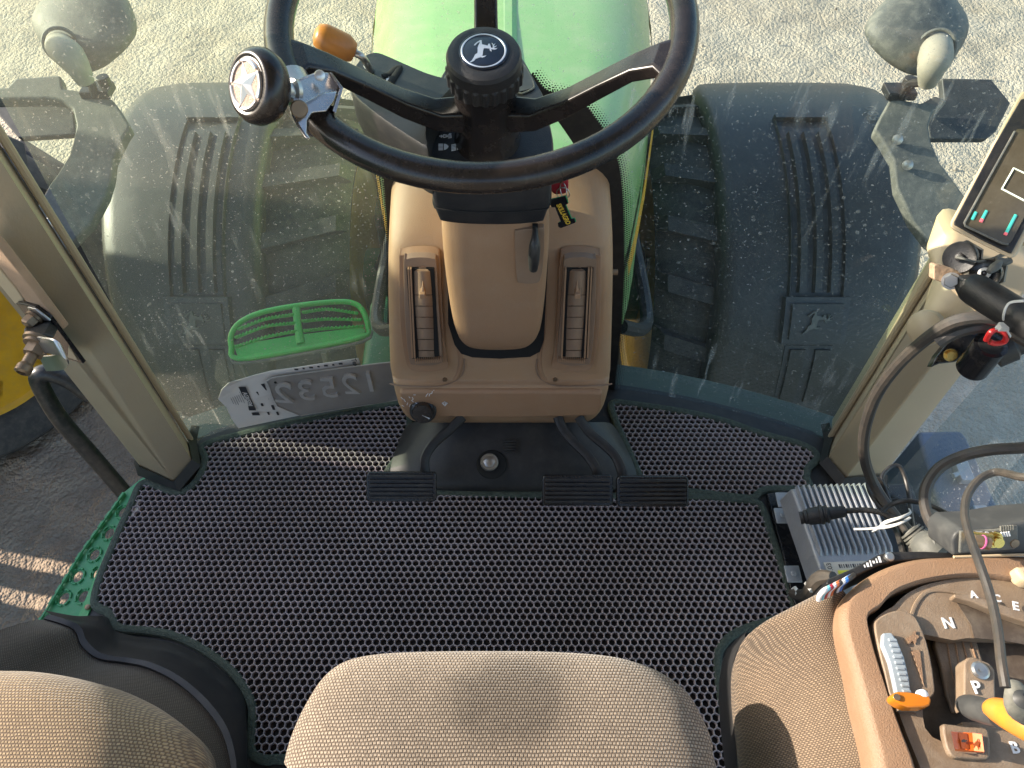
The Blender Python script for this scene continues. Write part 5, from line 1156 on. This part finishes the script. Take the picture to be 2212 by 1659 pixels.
# raised gate lip
gr_ = [(1975, 1560), (1974, 1540), (1970, 1500), (1965, 1430), (1960, 1370), (1966, 1340), (1976, 1310), (1992, 1286), (2012, 1276), (2040, 1276), (2075, 1282), (2110, 1290), (2150, 1305), (2212, 1328)]
obj('gate_lip', tube([Q(x, y, -.0035) for x, y in gr_[1:]], .0022, 5, 8, flat=.6), M['cons2'], con, smooth=True)
ram = [(2066, 1292), (2090, 1296), (2130, 1308), (2175, 1330), (2212, 1350), (2240, 1390), (2180, 1372), (2120, 1352), (2085, 1330)]
obj('gate_ramp', prism([Q(x, y, .010) for x, y in [(2062, 1290), (2060, 1282), (2100, 1284), (2160, 1304), (2240, 1330), (2240, 1352), (2160, 1325), (2100, 1300)]], (0, 0, -.012)), M['cons2'], con, bevel=.004, seg=3)  # raised ramp along the gate, same plastic as the panel
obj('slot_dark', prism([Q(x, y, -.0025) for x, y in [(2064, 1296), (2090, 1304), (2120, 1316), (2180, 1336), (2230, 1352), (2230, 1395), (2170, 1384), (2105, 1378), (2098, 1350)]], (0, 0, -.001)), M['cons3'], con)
# slider housing with hare mark and wedge
hs_ = [(1890, 1352), (1897, 1336), (1920, 1323), (1950, 1318), (1975, 1330), (1990, 1355), (2003, 1390), (2012, 1430), (2018, 1470), (2018, 1500), (1990, 1516), (1950, 1512), (1926, 1508), (1912, 1455), (1898, 1400)]
obj('slider_housing', prism(catmull([Q(x, y, .004) for x, y in hs_], 3, True), (0, 0, -.014)), M['cons2'], con, bevel=.004, seg=3)
sd_ = [(1908, 1367), (1926, 1366), (1940, 1386), (1954, 1420), (1964, 1462), (1969, 1502), (1938, 1503), (1931, 1470), (1922, 1430), (1906, 1392)]
sl2 = obj('speed_slider', prism([Q(x, y, .010) for x, y in sd_], (0, 0, -.008)), M['blue'], con, bevel=.0015)
obj('slider_teeth', join(*[prism([Q(x0, y0, .0125), Q(x0+18, y0+1, .0125), Q(x0+21, y0+8, .0115), Q(x0+3, y0+7, .0115)], (0, 0, -.004)) for x0, y0 in [(1919+k*3.4, 1378+k*12.3) for k in range(10)]]), M['blue'], sl2, bevel=.0008)
hare = [(0, 2), (2, 0), (4, 1), (5, -1), (9, -4), (10, -7), (12, -7), (11, -3), (14, -2), (15, 0), (12, 3), (12, 6), (10, 8), (9, 5), (6, 5), (4, 9), (2, 8), (3, 5)]
obj('hare_mark', prism([Q(1957+x*1.9, 1376+y*1.9, .0058) for x, y in hare], (0, 0, -.001)), M['cons'], con)
obj('wedge_mark', prism([Q(x, y, .0055) for x, y in [(1968, 1405), (1988, 1404), (1992, 1440), (1997, 1485), (1985, 1450)]], (0, 0, -.001)), M['cons'], con, bevel=.0004)
# orange pointer lever on the slider
ol = obj('slider_lever', prism([Q(x, y, .028) for x, y in [(1928, 1500), (1938, 1493), (1960, 1494), (1985, 1498), (2008, 1502), (2013, 1512), (2010, 1524), (1995, 1528), (1962, 1528), (1944, 1520), (1930, 1510)]], (0, 0, -.016)), M['orange2'], con, bevel=.005, seg=3)
obj('screw', lathe([(.003, 0), (.003, .001)], Q(1937, 1506, .029), (0, 0, 1), 12), M['bolt'], ol)
obj('white_cap', lathe([(.0052, -.004), (.0045, .001), (.003, .002)], Q(1994, 1500, .026), (0, 0, 1), 16), M['white'], ol, smooth=True)
obj('lever_foot', box(Q(1962, 1524, .006), (.02, .008, .014)), M['cons2'], ol)
def glyph(s, px, py, size, dz, ang=0, par=con, mt='white'):
    return obj('letter', text(s, Q(px, py, dz), (math.cos(R(ang)), math.sin(R(ang)), 0), (0, 0, 1), size, .0005, bold=.0003), M[mt], par)
glyph('N', 2049, 1347, .0155, -.0035, 2); glyph('A', 2103, 1285, .0105, .0102, 0); glyph('C', 2154, 1293, .0105, .0102, -8); glyph('E', 2194, 1310, .0125, .0102, -14); glyph('B', 2192, 1616, .014, -.0035, 0)
pp2 = obj('park_plate', prism([Q(x, y, .012) for x, y in [(2052, 1396), (2060, 1390), (2072, 1393), (2120, 1410), (2128, 1418), (2134, 1500), (2110, 1516), (2090, 1500), (2060, 1506), (2052, 1480)]], (0, 0, -.020)), M['cons2'], con, bevel=.004, seg=3)
pp2x = [(2088, 1424), (2100, 1420), (2150, 1445), (2158, 1530), (2140, 1540), (2110, 1515), (2096, 1520), (2088, 1500)]
bpy.data.objects.remove(pp2); pp2 = obj('park_plate', prism([Q(x, y, .010) for x, y in [(2083, 1430), (2090, 1420), (2104, 1418), (2138, 1432), (2150, 1446), (2152, 1520), (2152, 1545), (2120, 1540), (2110, 1522), (2096, 1520), (2086, 1534), (2082, 1520)]], (0, 0, -.020)), M['cons2'], con, bevel=.004, seg=3)
obj('screw', join(lathe([(.0085, 0), (.0085, .002), (.0065, .0035)], Q(2116, 1449, .010), (0, 0, 1), 24), lathe([(.0022, .0035), (.0022, .0038)], Q(2116, 1449, .011), (0, 0, 1), 6)), M['steel'], pp2, smooth=True, ang=30)
glyph('P', 2110, 1486, .0165, .0115, 4, pp2)
# gear lever: grey collar, orange handle, grey clamp, at the right edge
gv = thing('gear_lever', Q(2110, 1530, -.02), 'gear lever with grey collar and orange grip leaning out of the gate', 'lever')
obj('collar', tube([Q(2084, 1522, -.02), Q(2100, 1528, .02), Q(2135, 1538, .045), Q(2160, 1545, .06)], [.009, .0110, .0112, .011], 4, 18), M['greyd'], gv, smooth=True, ang=60)
obj('grip', tube([Q(2136, 1532, .055), Q(2152, 1534, .062), Q(2180, 1545, .07), Q(2230, 1572, .09), Q(2290, 1600, .10)], [.007, .0105, .0128, .0130, .012], 4, 20), M['orange'], gv, smooth=True)
obj('clamp_pad', tube([Q(2192, 1474, .14), Q(2196, 1492, .14), Q(2206, 1525, .13), Q(2235, 1550, .12)], [.005, .009, .012, .010], 4, 16, flat=.7), M['grey'], gv, smooth=True)
obj('ball', lathe([(.0, .0), (.006, .001), (.007, .003), (.004, .006), (.0, .007)], Q(2205, 1512, .155), (-.1, -.1, 1), 20), M['greyd'], gv, smooth=True)
# rocker switch with tortoise and hare
rk = obj('switch_surround', prism(catmull([Q(x, y, .002) for x, y in [(2037, 1566), (2050, 1564), (2120, 1570), (2136, 1580), (2140, 1625), (2132, 1640), (2080, 1638), (2058, 1635), (2044, 1610)]], 2, True), (0, 0, -.009)), M['cons2'], con, bevel=.003)
r1 = obj('rocker_switch', loft([[Q(2054, 1582, .004), Q(2078, 1583, .004), Q(2102, 1585, .004), Q(2120, 1588, .004)], [Q(2054, 1580, .012), Q(2080, 1582, .007), Q(2100, 1583, .008), Q(2121, 1586, .014)], [Q(2062, 1618, .012), Q(2084, 1620, .007), Q(2104, 1622, .008), Q(2126, 1624, .014)], [Q(2063, 1622, .004), Q(2084, 1624, .004), Q(2104, 1625, .004), Q(2126, 1627, .004)]]), M['orangered'], rk)
obj('dark_half', loft([[Q(2070, 1583, .0095), Q(2089, 1584, .0082)], [Q(2078, 1617, .0095), Q(2094, 1618, .0082)]]), M['orangedk'], r1)
tort = [(0, 3), (2, 1), (4, 0), (7, 0), (9, 2), (12, 1), (13, 3), (10, 4), (9, 6), (7, 5), (4, 5), (2, 6)]
obj('tortoise_mark', prism([Q(2076+x, 1597+y*1.2, .0105) for x, y in tort], (0, 0, .0004)), M['ink'], r1)
obj('hare_mark', prism([Q(2100+x*1.15, 1605+y*1.3, .0125) for x, y in hare], (0, 0, .0004)), M['orangedk'], r1)
# raised finger rest, button at the far edge
obj('edge_button', prism([Q(x, y, .016) for x, y in [(2190, 1226), (2200, 1222), (2330, 1218), (2330, 1262), (2222, 1258), (2208, 1248)]], (0, 0, -.02)), M['beige2'], con, bevel=.006, seg=3)
# black trim strip behind the frame
ts = [(1784, 1262), (1788, 1250), (1845, 1226), (1899, 1197), (1927, 1191), (1992, 1190), (2075, 1194), (2080, 1205), (1992, 1208), (1936, 1212), (1904, 1219), (1846, 1245), (1800, 1265)]
obj('trim_strip', prism([P(x, y, z=ZC-.012) for x, y in ts], (0, 0, -.05)), M['black'], con, bevel=.002)
obj('trim_screw', lathe([(.0050, -.004), (.0050, .0015), (.0036, .0025)], P(1921, 1203, z=ZC-.010), (0, -.1, 1), 18), M['steel'], con, smooth=True)
obj('trim_print', join(*[box(P(1868+k*6.5, 1223-k*2.9, z=ZC-.0115), (.0022 if k % 2 else .0012, .003+.002*(k % 3), .0006)) for k in range(6)]), M['white'], con)
# woven side of the console, sloping down toward the seat
Lf = [(1770, 1283, .46), (1700, 1315, .44), (1640, 1345, .41), (1604, 1375, .37), (1588, 1410, .33), (1580, 1450, .30), (1582, 1520, .29), (1592, 1600, .29), (1602, 1720, .29)]
Rt = [(1820, 1276, .485), (1816, 1300, .485), (1814, 1330, .485), (1816, 1360, .485), (1822, 1395, .485), (1836, 1445, .485), (1855, 1520, .485), (1872, 1590, .485), (1895, 1720, .485)]
L3 = resample([P(x, y, z=z) for x, y, z in Lf], 30); R3 = resample([P(x, y, z=z) for x, y, z in Rt], 30)
rows = []
for a, b in zip(L3, R3):
    d = b-a; k = Vector((0, 0, 1))
    rows.append([a+Vector((.03, 0, -.12)), a+Vector((.002, 0, -.02)), a+d*.04+k*.006, a+d*.14+k*.016, a+d*.35+k*.024, a+d*.6+k*.020, a+d*.85+k*.006, b+Vector((.01, 0, -.012))])
obj('cloth_side', loft(rows), M['fabcons'], con, smooth=True, ang=180, sub=1)
kb2 = [(1602, 1372, .30), (1576, 1405, .24), (1564, 1450, .20), (1566, 1520, .19), (1574, 1600, .19), (1584, 1720, .19)]
ka2 = [(1640, 1346, .16), (1585, 1380, .10), (1556, 1420, .06), (1550, 1520, .05), (1560, 1600, .05), (1572, 1720, .05)]
obj('rubber_skirt', loft([[P(x, y, z=z) for x, y, z in ka2], [P(x, y, z=z) for x, y, z in kb2], [P(x+14, y, z=z+.06) for x, y, z in kb2]]), M['rubber'], con, smooth=True, sub=1)

# ================================================================ modem box behind the console
mo = thing('modem_box', P(2150, 1170, z=.45), 'dusty dark modem box with brass aerial socket and red and white print', 'modem')
zm = .55
mb = [(2058, 1202), (2056, 1170), (2062, 1155), (2076, 1143), (2140, 1141), (2212, 1128), (2330, 1120), (2330, 1200)]
mn = Vector((0, -.75, .66)).normalized(); m0 = P(2150, 1200, z=.50)
def MQ(px, py, off=0): return P(px, py, plane=(m0+mn*off, mn))
obj('case', prism([MQ(*p) for p in mb], mn*-.05), M['greyd'], mo, bevel=.003)
obj('front_plate', prism([MQ(x, y, .003) for x, y in [(2073, 1196), (2075, 1148), (2150, 1145), (2200, 1136), (2200, 1180), (2192, 1188), (2120, 1192)]], mn*-.004), M['grey'], mo, bevel=.0015)
obj('red_mark', prism([MQ(x, y, .0045) for x, y in [(2094, 1155), (2100, 1153), (2104, 1156), (2104, 1163), (2096, 1164)]], mn*-.001), M['red'], mo)
obj('lettering', join(text('SIERRA', MQ(2121, 1156, .0045), RT, mn, .0095, .0003, bold=.0003), text('WIRELESS', MQ(2121, 1161.5, .0045), RT, mn, .0048, .0003, bold=.0002)), M['white'], mo)
sc = MQ(2146, 1165, .004)
sk = obj('aerial_socket', join(lathe([(.0090, 0), (.0090, .002)], sc, mn, 24), lathe([(.0075, .002), (.0075, .006)], sc, mn, 6), lathe([(.0055, .006), (.0055, .010)], sc, mn, 20)), M['brass'], mo, smooth=True, ang=30)
s2 = MQ(2130, 1168, .016); s3 = MQ(2098, 1158, .012)
obj('brass_sleeve', tube([MQ(2142, 1165, .014), MQ(2095, 1160, .010)], .0062, 1, 16), M['brass'], sk, smooth=True)
pl2 = obj('dark_plug', tube([MQ(2103, 1167, .020), MQ(2122, 1171, .022), MQ(2138, 1175, .024)], [.0062, .0068, .0066], 3, 18), M['bolt'], sk, smooth=True)
obj('pink_band', tube([MQ(2121, 1170.5, .0222), MQ(2124, 1171.2, .0224)], .0074, 1, 18), M['magenta'], pl2, smooth=True)
obj('ventilation_marks', join(*[tube([MQ(2163+k*5.2, 1150-k*.4, .0045), MQ(2166+k*5.2, 1159-k*.4, .0045)], .0010, 1, 5) for k in range(4)]), M['white'], mo)
obj('louvres', join(*[tube([MQ(2162+k*5.2, 1136-k*.4, .002), MQ(2162+k*5.2, 1147-k*.4, .003)], .0012, 1, 6) for k in range(6)]), M['grey'], mo)
obj('screw', lathe([(.005, 0), (.0045, .001)], MQ(2192, 1174, .003), mn, 14), M['bolt'], mo)
obj('base_line', tube([MQ(2060, 1203, .003), MQ(2150, 1200, .003), MQ(2300, 1196, .003)], .0016, 1, 6), M['beige2'], mo)

# ================================================================ monitor, bar, sockets on the right post
mon = thing('monitor', P(2160, 420, d=.80), 'tilted terminal monitor with beige bezel and faint lines on its screen', 'monitor')
MD = .74
v0 = P(2051, 489, d=MD); v1 = P(2188, 556, d=MD-.02); v2 = P(2207, 200, d=MD+.05)
mnn = (v1-v0).cross(v2-v0).normalized()
if mnn.dot(C0-v0) < 0: mnn = -mnn
def MO(px, py, off=0): return P(px, py, plane=(v0+mnn*off, mnn))
oc4 = [(2054, 478), (2052, 490), (2060, 497), (2120, 528), (2178, 556), (2188, 558), (2197, 550), (2260, 430), (2330, 300), (2330, 240), (2212, 196), (2202, 204), (2150, 300)]
mc_ = [MO(*p) for p in oc4]; mcc = sum(mc_, Vector())/len(mc_); mb_ = [mcc+(p-mcc)*.9+(mcc-C0).normalized()*.045 for p in mc_]
v, f = loft([mc_, [p+(p-C0)*.012 for p in mc_], mb_], True); n = len(mc_); f += [tuple(range(n-1, -1, -1)), tuple(range(2*n, 3*n))]
obj('case', (v, f), M['beige2'], mon, bevel=.0025, seg=3)
ic4 = [(2062, 478), (2062, 484), (2120, 516), (2180, 545), (2186, 546), (2250, 425), (2320, 300), (2320, 250), (2212, 212), (2206, 214), (2150, 310)]
obj('bezel', prism([MO(*p, .0015) for p in ic4], mnn*-.004), M['black'], mon, bevel=.001)
so4 = [(2083, 482), (2085, 488), (2165, 526), (2178, 528), (2186, 520), (2300, 300), (2300, 290), (2212, 279), (2198, 278), (2192, 284), (2130, 396)]
scr = obj('screen', prism([MO(*p, .0025) for p in so4], mnn*-.002), M['screen'], mon)
obj('inner_edge', tube([MO(*p, .0032) for p in [(2192, 284), (2130, 396), (2083, 482), (2085, 488), (2165, 526), (2178, 528)]], .0011, 1, 6), M['grey'], mon)
def ml(pts, r, mt, nm): return obj(nm, join(*[tube([MO(x, y, .0030) for x, y in l], r, 1, 5, flat=.5) for l in pts]), M[mt], scr)
ml([[(2212, 374), (2190, 363), (2164, 408), (2212, 433), (2260, 456)], [(2190, 363), (2240, 386)]], .0010, 'scw', 'white_frame')
ml([[(2131, 455), (2122, 472)], [(2194, 464), (2174, 502)], [(2108, 458), (2100, 474)]], .0016, 'sct', 'teal_bar'); ml([[(2121.5, 473), (2118.5, 479)], [(2173.5, 503), (2171, 507)]], .0018, 'scr', 'red_bar_end')
pk = thing('socket_bracket', P(2100, 590, d=.86), 'beige bracket under the monitor carrying two round capped sockets', 'bracket')
KD = .86
obj('arm', prism([P(x, y, d=KD) for x, y in [(2048, 520), (2062, 498), (2110, 512), (2215, 560), (2260, 600), (2150, 720), (2060, 640), (2020, 600)]], (0, .05, -.0)), M['beige2'], pk, bevel=.01, seg=3)
def sock(x, y, r, dr, d, mt1, mt2, nm):
    c = P(x, y, d=d); n = ((C0-c).normalized()+Vector((-.35, -.1, .1))).normalized()
    o = obj(nm, join(lathe([(r*1.25, -.030), (r*1.25, -.020)], c, n, 6), lathe([(r*1.02, -.02), (r*1.02, -.004)], c, n, 60, knurl=((0, 1), .05, 1))), M[mt1], pk, smooth=True, ang=30)
    obj('cap', lathe([(r*1.14, -.004), (r*1.14, .001), (r*1.08, .003), (r*.75, .001), (r*.3, .001), (r*.28, .005), (r*.15, .006)], c, n, 40), M[mt2], o, smooth=True, ang=30)
    return c, n, o
c1, n1, s1 = sock(2074, 556, .0150, 0, .80, 'greyd', 'black', 'capped_socket')
c2, n2, s2_ = sock(2129, 590, .0135, 0, .79, 'grey', 'blackg', 'open_socket')
obj('tether_strap', tube([c1+n1*.007, P(2085, 560, d=.785), P(2110, 565, d=.785), P(2140, 560, d=.79), P(2172, 548, d=.80)], [.0042, .0022, .002, .002, .003], 5, 10, flat=.5), M['grey'], s1, smooth=True)
obj('centre_ring', lathe([(.006, 0), (.006, .004), (.003, .0045), (.003, .001)], c2+n2*.004, n2, 20), M['tie'], s2_, smooth=True)
obj('latch', join(tube([P(2135, 588, d=.775), P(2150, 576, d=.775), P(2160, 566, d=.78)], [.003, .005, .003], 3, 8), tube([P(2150, 560, d=.79), P(2170, 566, d=.79), P(2182, 562, d=.79)], .004, 3, 8)), M['grey'], s2_, smooth=True)
# rusty ended support tube
bar = thing('support_bar', P(2060, 610, d=.80), 'black support bar with a flattened rusty end bolted to the right post', 'bar')
obj('flattened_end', prism([P(x, y, d=.80) for x, y in [(2018, 574), (2024, 571), (2056, 580), (2072, 586), (2092, 600), (2106, 622), (2094, 630), (2050, 616), (2017, 604)]], (0, .01, -.006)), M['rust'], bar, bevel=.0015)
obj('tube', tube([P(2068, 604, d=.795), P(2085, 614, d=.79), P(2110, 628, d=.78), P(2212, 690, d=.74), P(2300, 742, d=.70)], [.006, .012, .0165, .0165, .0165], 4, 20), M['black'], bar, smooth=True)
bb = P(2054, 607, d=.785); obj('bolt', join(lathe([(.0075, -.012), (.0075, -.006), (.0068, -.005)], bb, (C0-bb).normalized(), 6), lathe([(.0092, -.014), (.0092, -.012)], bb, (C0-bb).normalized(), 20)), M['steel'], bar, smooth=True, ang=25)
# boss on the right post
bs_ = thing('post_boss', P(2050, 690, d=1.0), 'beige conical boss with a domed cap on the right post', 'boss')
q0 = P(2080, 648, d=.97); q1 = P(2003, 712, d=.99); ax = (q1-q0).normalized()
obj('cone', tube([P(2130, 600, d=1.0), P(2085, 630, d=1.0), P(2045, 672, d=1.0), P(2018, 700, d=1.0)], [.055, .045, .030, .020], 4, 24), M['beige2'], bs_, smooth=True)
obj('cap', lathe([(.023, -.006), (.024, 0), (.023, .006), (.016, .012), (.006, .014), (0, .0145)], P(2001, 708, d=.975), (C0-q1+Vector((-.5, 0, -.25))).normalized(), 32), M['beige'], bs_, smooth=True)
# black bracket with cut tube and red wires
bk2 = thing('cable_bracket', P(2075, 760, d=.95), 'black folded bracket with brass bolt and a short black pipe holding red wires', 'bracket')
obj('plate', prism([P(x, y, d=.93) for x, y in [(2012, 794), (2024, 770), (2050, 738), (2090, 720), (2150, 670), (2180, 690), (2140, 740), (2092, 755), (2066, 782), (2030, 786)]], (0, .008, -.01)), M['blackg'], bk2, bevel=.002)
bb = P(2055, 768, d=.915); obj('bolt', join(lathe([(.0060, -.004), (.0060, .004)], bb, Vector((-.3, -.6, .6)), 6), lathe([(.0080, -.006), (.0080, -.004)], bb, Vector((-.3, -.6, .6)), 18)), M['brass'], bk2)
pa, pb2 = P(2140, 745, d=.86), P(2100, 795, d=.90)
pipe = obj('pipe', tube([pa, pb2], .0185, 1, 28), M['blackg'], bk2, smooth=True, ang=50)
pdn = (pa-pb2).normalized(); obj('pipe_opening', lathe([(.0135, -.001), (.0135, .0004)], pa, pdn, 24), M['void'], pipe)
obj('red_wire', join(tube([P(2130, 735, d=.85), P(2140, 718, d=.84), P(2155, 712, d=.84), P(2172, 722, d=.84), P(2170, 738, d=.85), P(2150, 742, d=.85), P(2138, 738, d=.85)], .0032, 5, 8)), M['redwire'], bk2, smooth=True)
obj('pipe_end', lathe([(.024, -.02), (.024, 0), (.020, .003), (.020, .012)], P(2180, 738, d=.88), Vector((.7, .1, .5)), 24), M['black'], bk2, smooth=True, ang=30)

# ================================================================ cables
def cable(name, pts, r, mt, label, cat='cable', group=None, k=7, seg=10):
    return top(name, tube([P(x, y, d=d) for x, y, d in pts], r, k, seg), M[mt], label, cat, group, smooth=True)
cable('cable', [(2330, 650, .80), (2212, 690, .82), (2160, 690, .83), (2110, 686, .84), (2050, 700, .86), (1985, 745, .90), (1930, 800, .95), (1890, 860, 1.00), (1868, 930, 1.05), (1868, 990, 1.08), (1890, 1050, 1.10), (1930, 1110, 1.08), (1975, 1160, 1.04)], .0078, 'cable', 'thick grey-black cable arching down from the support bar past the right post')
cable('cable', [(2330, 800, .80), (2212, 730, .83), (2165, 706, .85), (2110, 705, .86), (2060, 718, .87), (2024, 740, .88)], .0088, 'cable', 'short cut-off cable end under the support bar')
cg = thing('cable_plug', P(2000, 1180, d=1.0), 'grey ribbed moulded plug at the lower end of the thick cable', 'plug')
obj('boot', tube([P(1965, 1148, d=1.02), P(1985, 1165, d=1.01), P(2010, 1185, d=.99), P(2030, 1200, d=.98)], [.012, .016, .022, .020], 4, 16), M['grey'], cg, smooth=True)
obj('ribs', join(*[tube([P(1966+k*6, 1146+k*6, d=1.018-.003*k), P(1969+k*6, 1149+k*6, d=1.017-.003*k)], .0155+.0008*k, 1, 16) for k in range(4)]), M['grey'], cg, smooth=True, ang=30)
cable('cable', [(2330, 956, .93), (2212, 967, .95), (2140, 972, .97), (2080, 985, .99), (2030, 1010, 1.0), (2002, 1050, 1.0), (1998, 1090, .99), (2012, 1130, .97), (2045, 1165, .95), (2085, 1200, .90)], .0075, 'cable', 'dusty cable looping in front of the right window toward the modem box')
cable('cable', [(2330, 1040, .62), (2212, 1031, .66), (2180, 1024, .68), (2150, 1020, .70), (2115, 1036, .70), (2090, 1070, .69), (2084, 1110, .67), (2092, 1150, .65), (2115, 1215, .62), (2140, 1290, .60), (2155, 1360, .58), (2163, 1430, .56), (2172, 1485, .55)], .0037, 'cable', 'thin worn cable running over the modem box down to the gear lever')
cable('cable', [(1912, 1054, 1.12), (1905, 1030, 1.13), (1925, 1008, 1.14), (1945, 1010, 1.14), (1960, 1050, 1.13), (1968, 1110, 1.10), (1975, 1150, 1.06)], .0032, 'cableb', 'thin black cable making the tall loop behind the coiled cables')
coil = thing('coiled_cable', P(1950, 1150, d=1.08), 'hank of thin black cable held by two white ties beside the silver box', 'cable coil')
for k in range(9):
    dx = k*7; ds = random.uniform(-.012, .012)
    obj('strand', tube([P(1900+dx*.9, 1060+k*3, d=1.12+ds), P(1893+dx*.6, 1078+k*2, d=1.12+ds), P(1912+dx*.8, 1115+k*4, d=1.10+ds), P(1935+dx*.6, 1150+random.uniform(-4, 4), d=1.07+ds), P(1950+dx*.45, 1200, d=1.03+ds)], .0030, 6, 8), M['cableb'], coil, smooth=True)
obj('strand', tube([P(1935, 1120, d=1.07), P(1905, 1100, d=1.09), P(1880, 1066, d=1.11), P(1876, 1042, d=1.12), P(1898, 1035, d=1.12), P(1915, 1062, d=1.11), P(1935, 1125, d=1.08)], .003, 6, 8), M['cableb'], coil, smooth=True)
cable('cable', [(1905, 1105, 1.06), (1925, 1090, 1.06), (1960, 1082, 1.05), (2010, 1092, 1.04), (2060, 1118, 1.0), (2110, 1150, .95), (2130, 1160, .93)], .0034, 'cableb', 'thin black double cable crossing to the modem box')
pc = thing('connector_plug', P(1790, 1110, d=1.12), 'round black connector with its cable lying across the silver fins', 'connector')
obj('cable', tube([P(1826, 1104, d=1.10), P(1870, 1102, d=1.09), P(1910, 1110, d=1.07), (P(1945, 1132, d=1.05)), P(1965, 1165, d=1.02), P(1975, 1200, d=1.0)], .0042, 6, 10), M['cable'], pc, smooth=True)
a, b = P(1728, 1119, d=1.115), P(1828, 1104, d=1.095); dd = (b-a)
pf = [(.0, 0), (.0095, 0), (.0095, .07), (.0085, .08), (.0105, .10), (.0105, .16), (.0125, .18), (.013, .30), (.0130, .42), (.0145, .44), (.0145, .50), (.0125, .52), (.0125, .56), (.0140, .57), (.0140, .60), (.0095, .64), (.0085, .95), (.0065, 1.0)]
obj('plug', lathe([(r, h*dd.length) for r, h in pf], a, dd.normalized(), 20), M['shroud'], pc, smooth=True, ang=30)
zt = thing('cable_ties', P(1925, 1140, d=1.03), 'two white nylon ties with loose tails round the black cable hank', 'cable tie')
obj('tie', tube([P(1844, 1143, d=1.04), P(1880, 1142, d=1.03), P(1915, 1138, d=1.02), P(1945, 1130, d=1.01), P(1966, 1118, d=1.02)], [.0018, .0018, .0026, .002, .0018], 5, 8, flat=.6), M['tie'], zt, smooth=True)
obj('tie', tube([P(1885, 1150, d=1.04), P(1900, 1138, d=1.03), P(1914, 1128, d=1.02), P(1945, 1118, d=1.01), P(1966, 1108, d=1.02), P(1964, 1100, d=1.04)], [.0018, .0018, .0026, .002, .0018, .0018], 5, 8, flat=.6), M['tie'], zt, smooth=True)
t2 = top('cable_tie', tube([P(2212, 650, d=.72), P(2180, 655, d=.73), P(2168, 680, d=.735), P(2170, 702, d=.76), P(2182, 726, d=.80)], .0018, 6, 8, flat=.6), M['tie'], 'white nylon tie round the black support bar', 'cable tie', smooth=True)
obj('tie_head', join(box(P(2168, 706, d=.745), (.010, .007, .006)), tube([P(2168, 706, d=.745), P(2150, 709, d=.75)], .0016, 1, 6)), M['tie'], t2)
lg = top('window_latch', join(prism([P(x, y, d=.98) for x, y in [(1988, 1182), (1997, 1168), (2017, 1168), (2018, 1178), (1995, 1200)]], (0, .01, -.01)), tube([P(2018, 1166, d=.975), P(2022, 1190, d=.97), P(2034, 1206, d=.97)], .003, 3, 8)), M['grey'], 'small grey latch with a cord just behind the console strip', 'latch', bevel=.002)
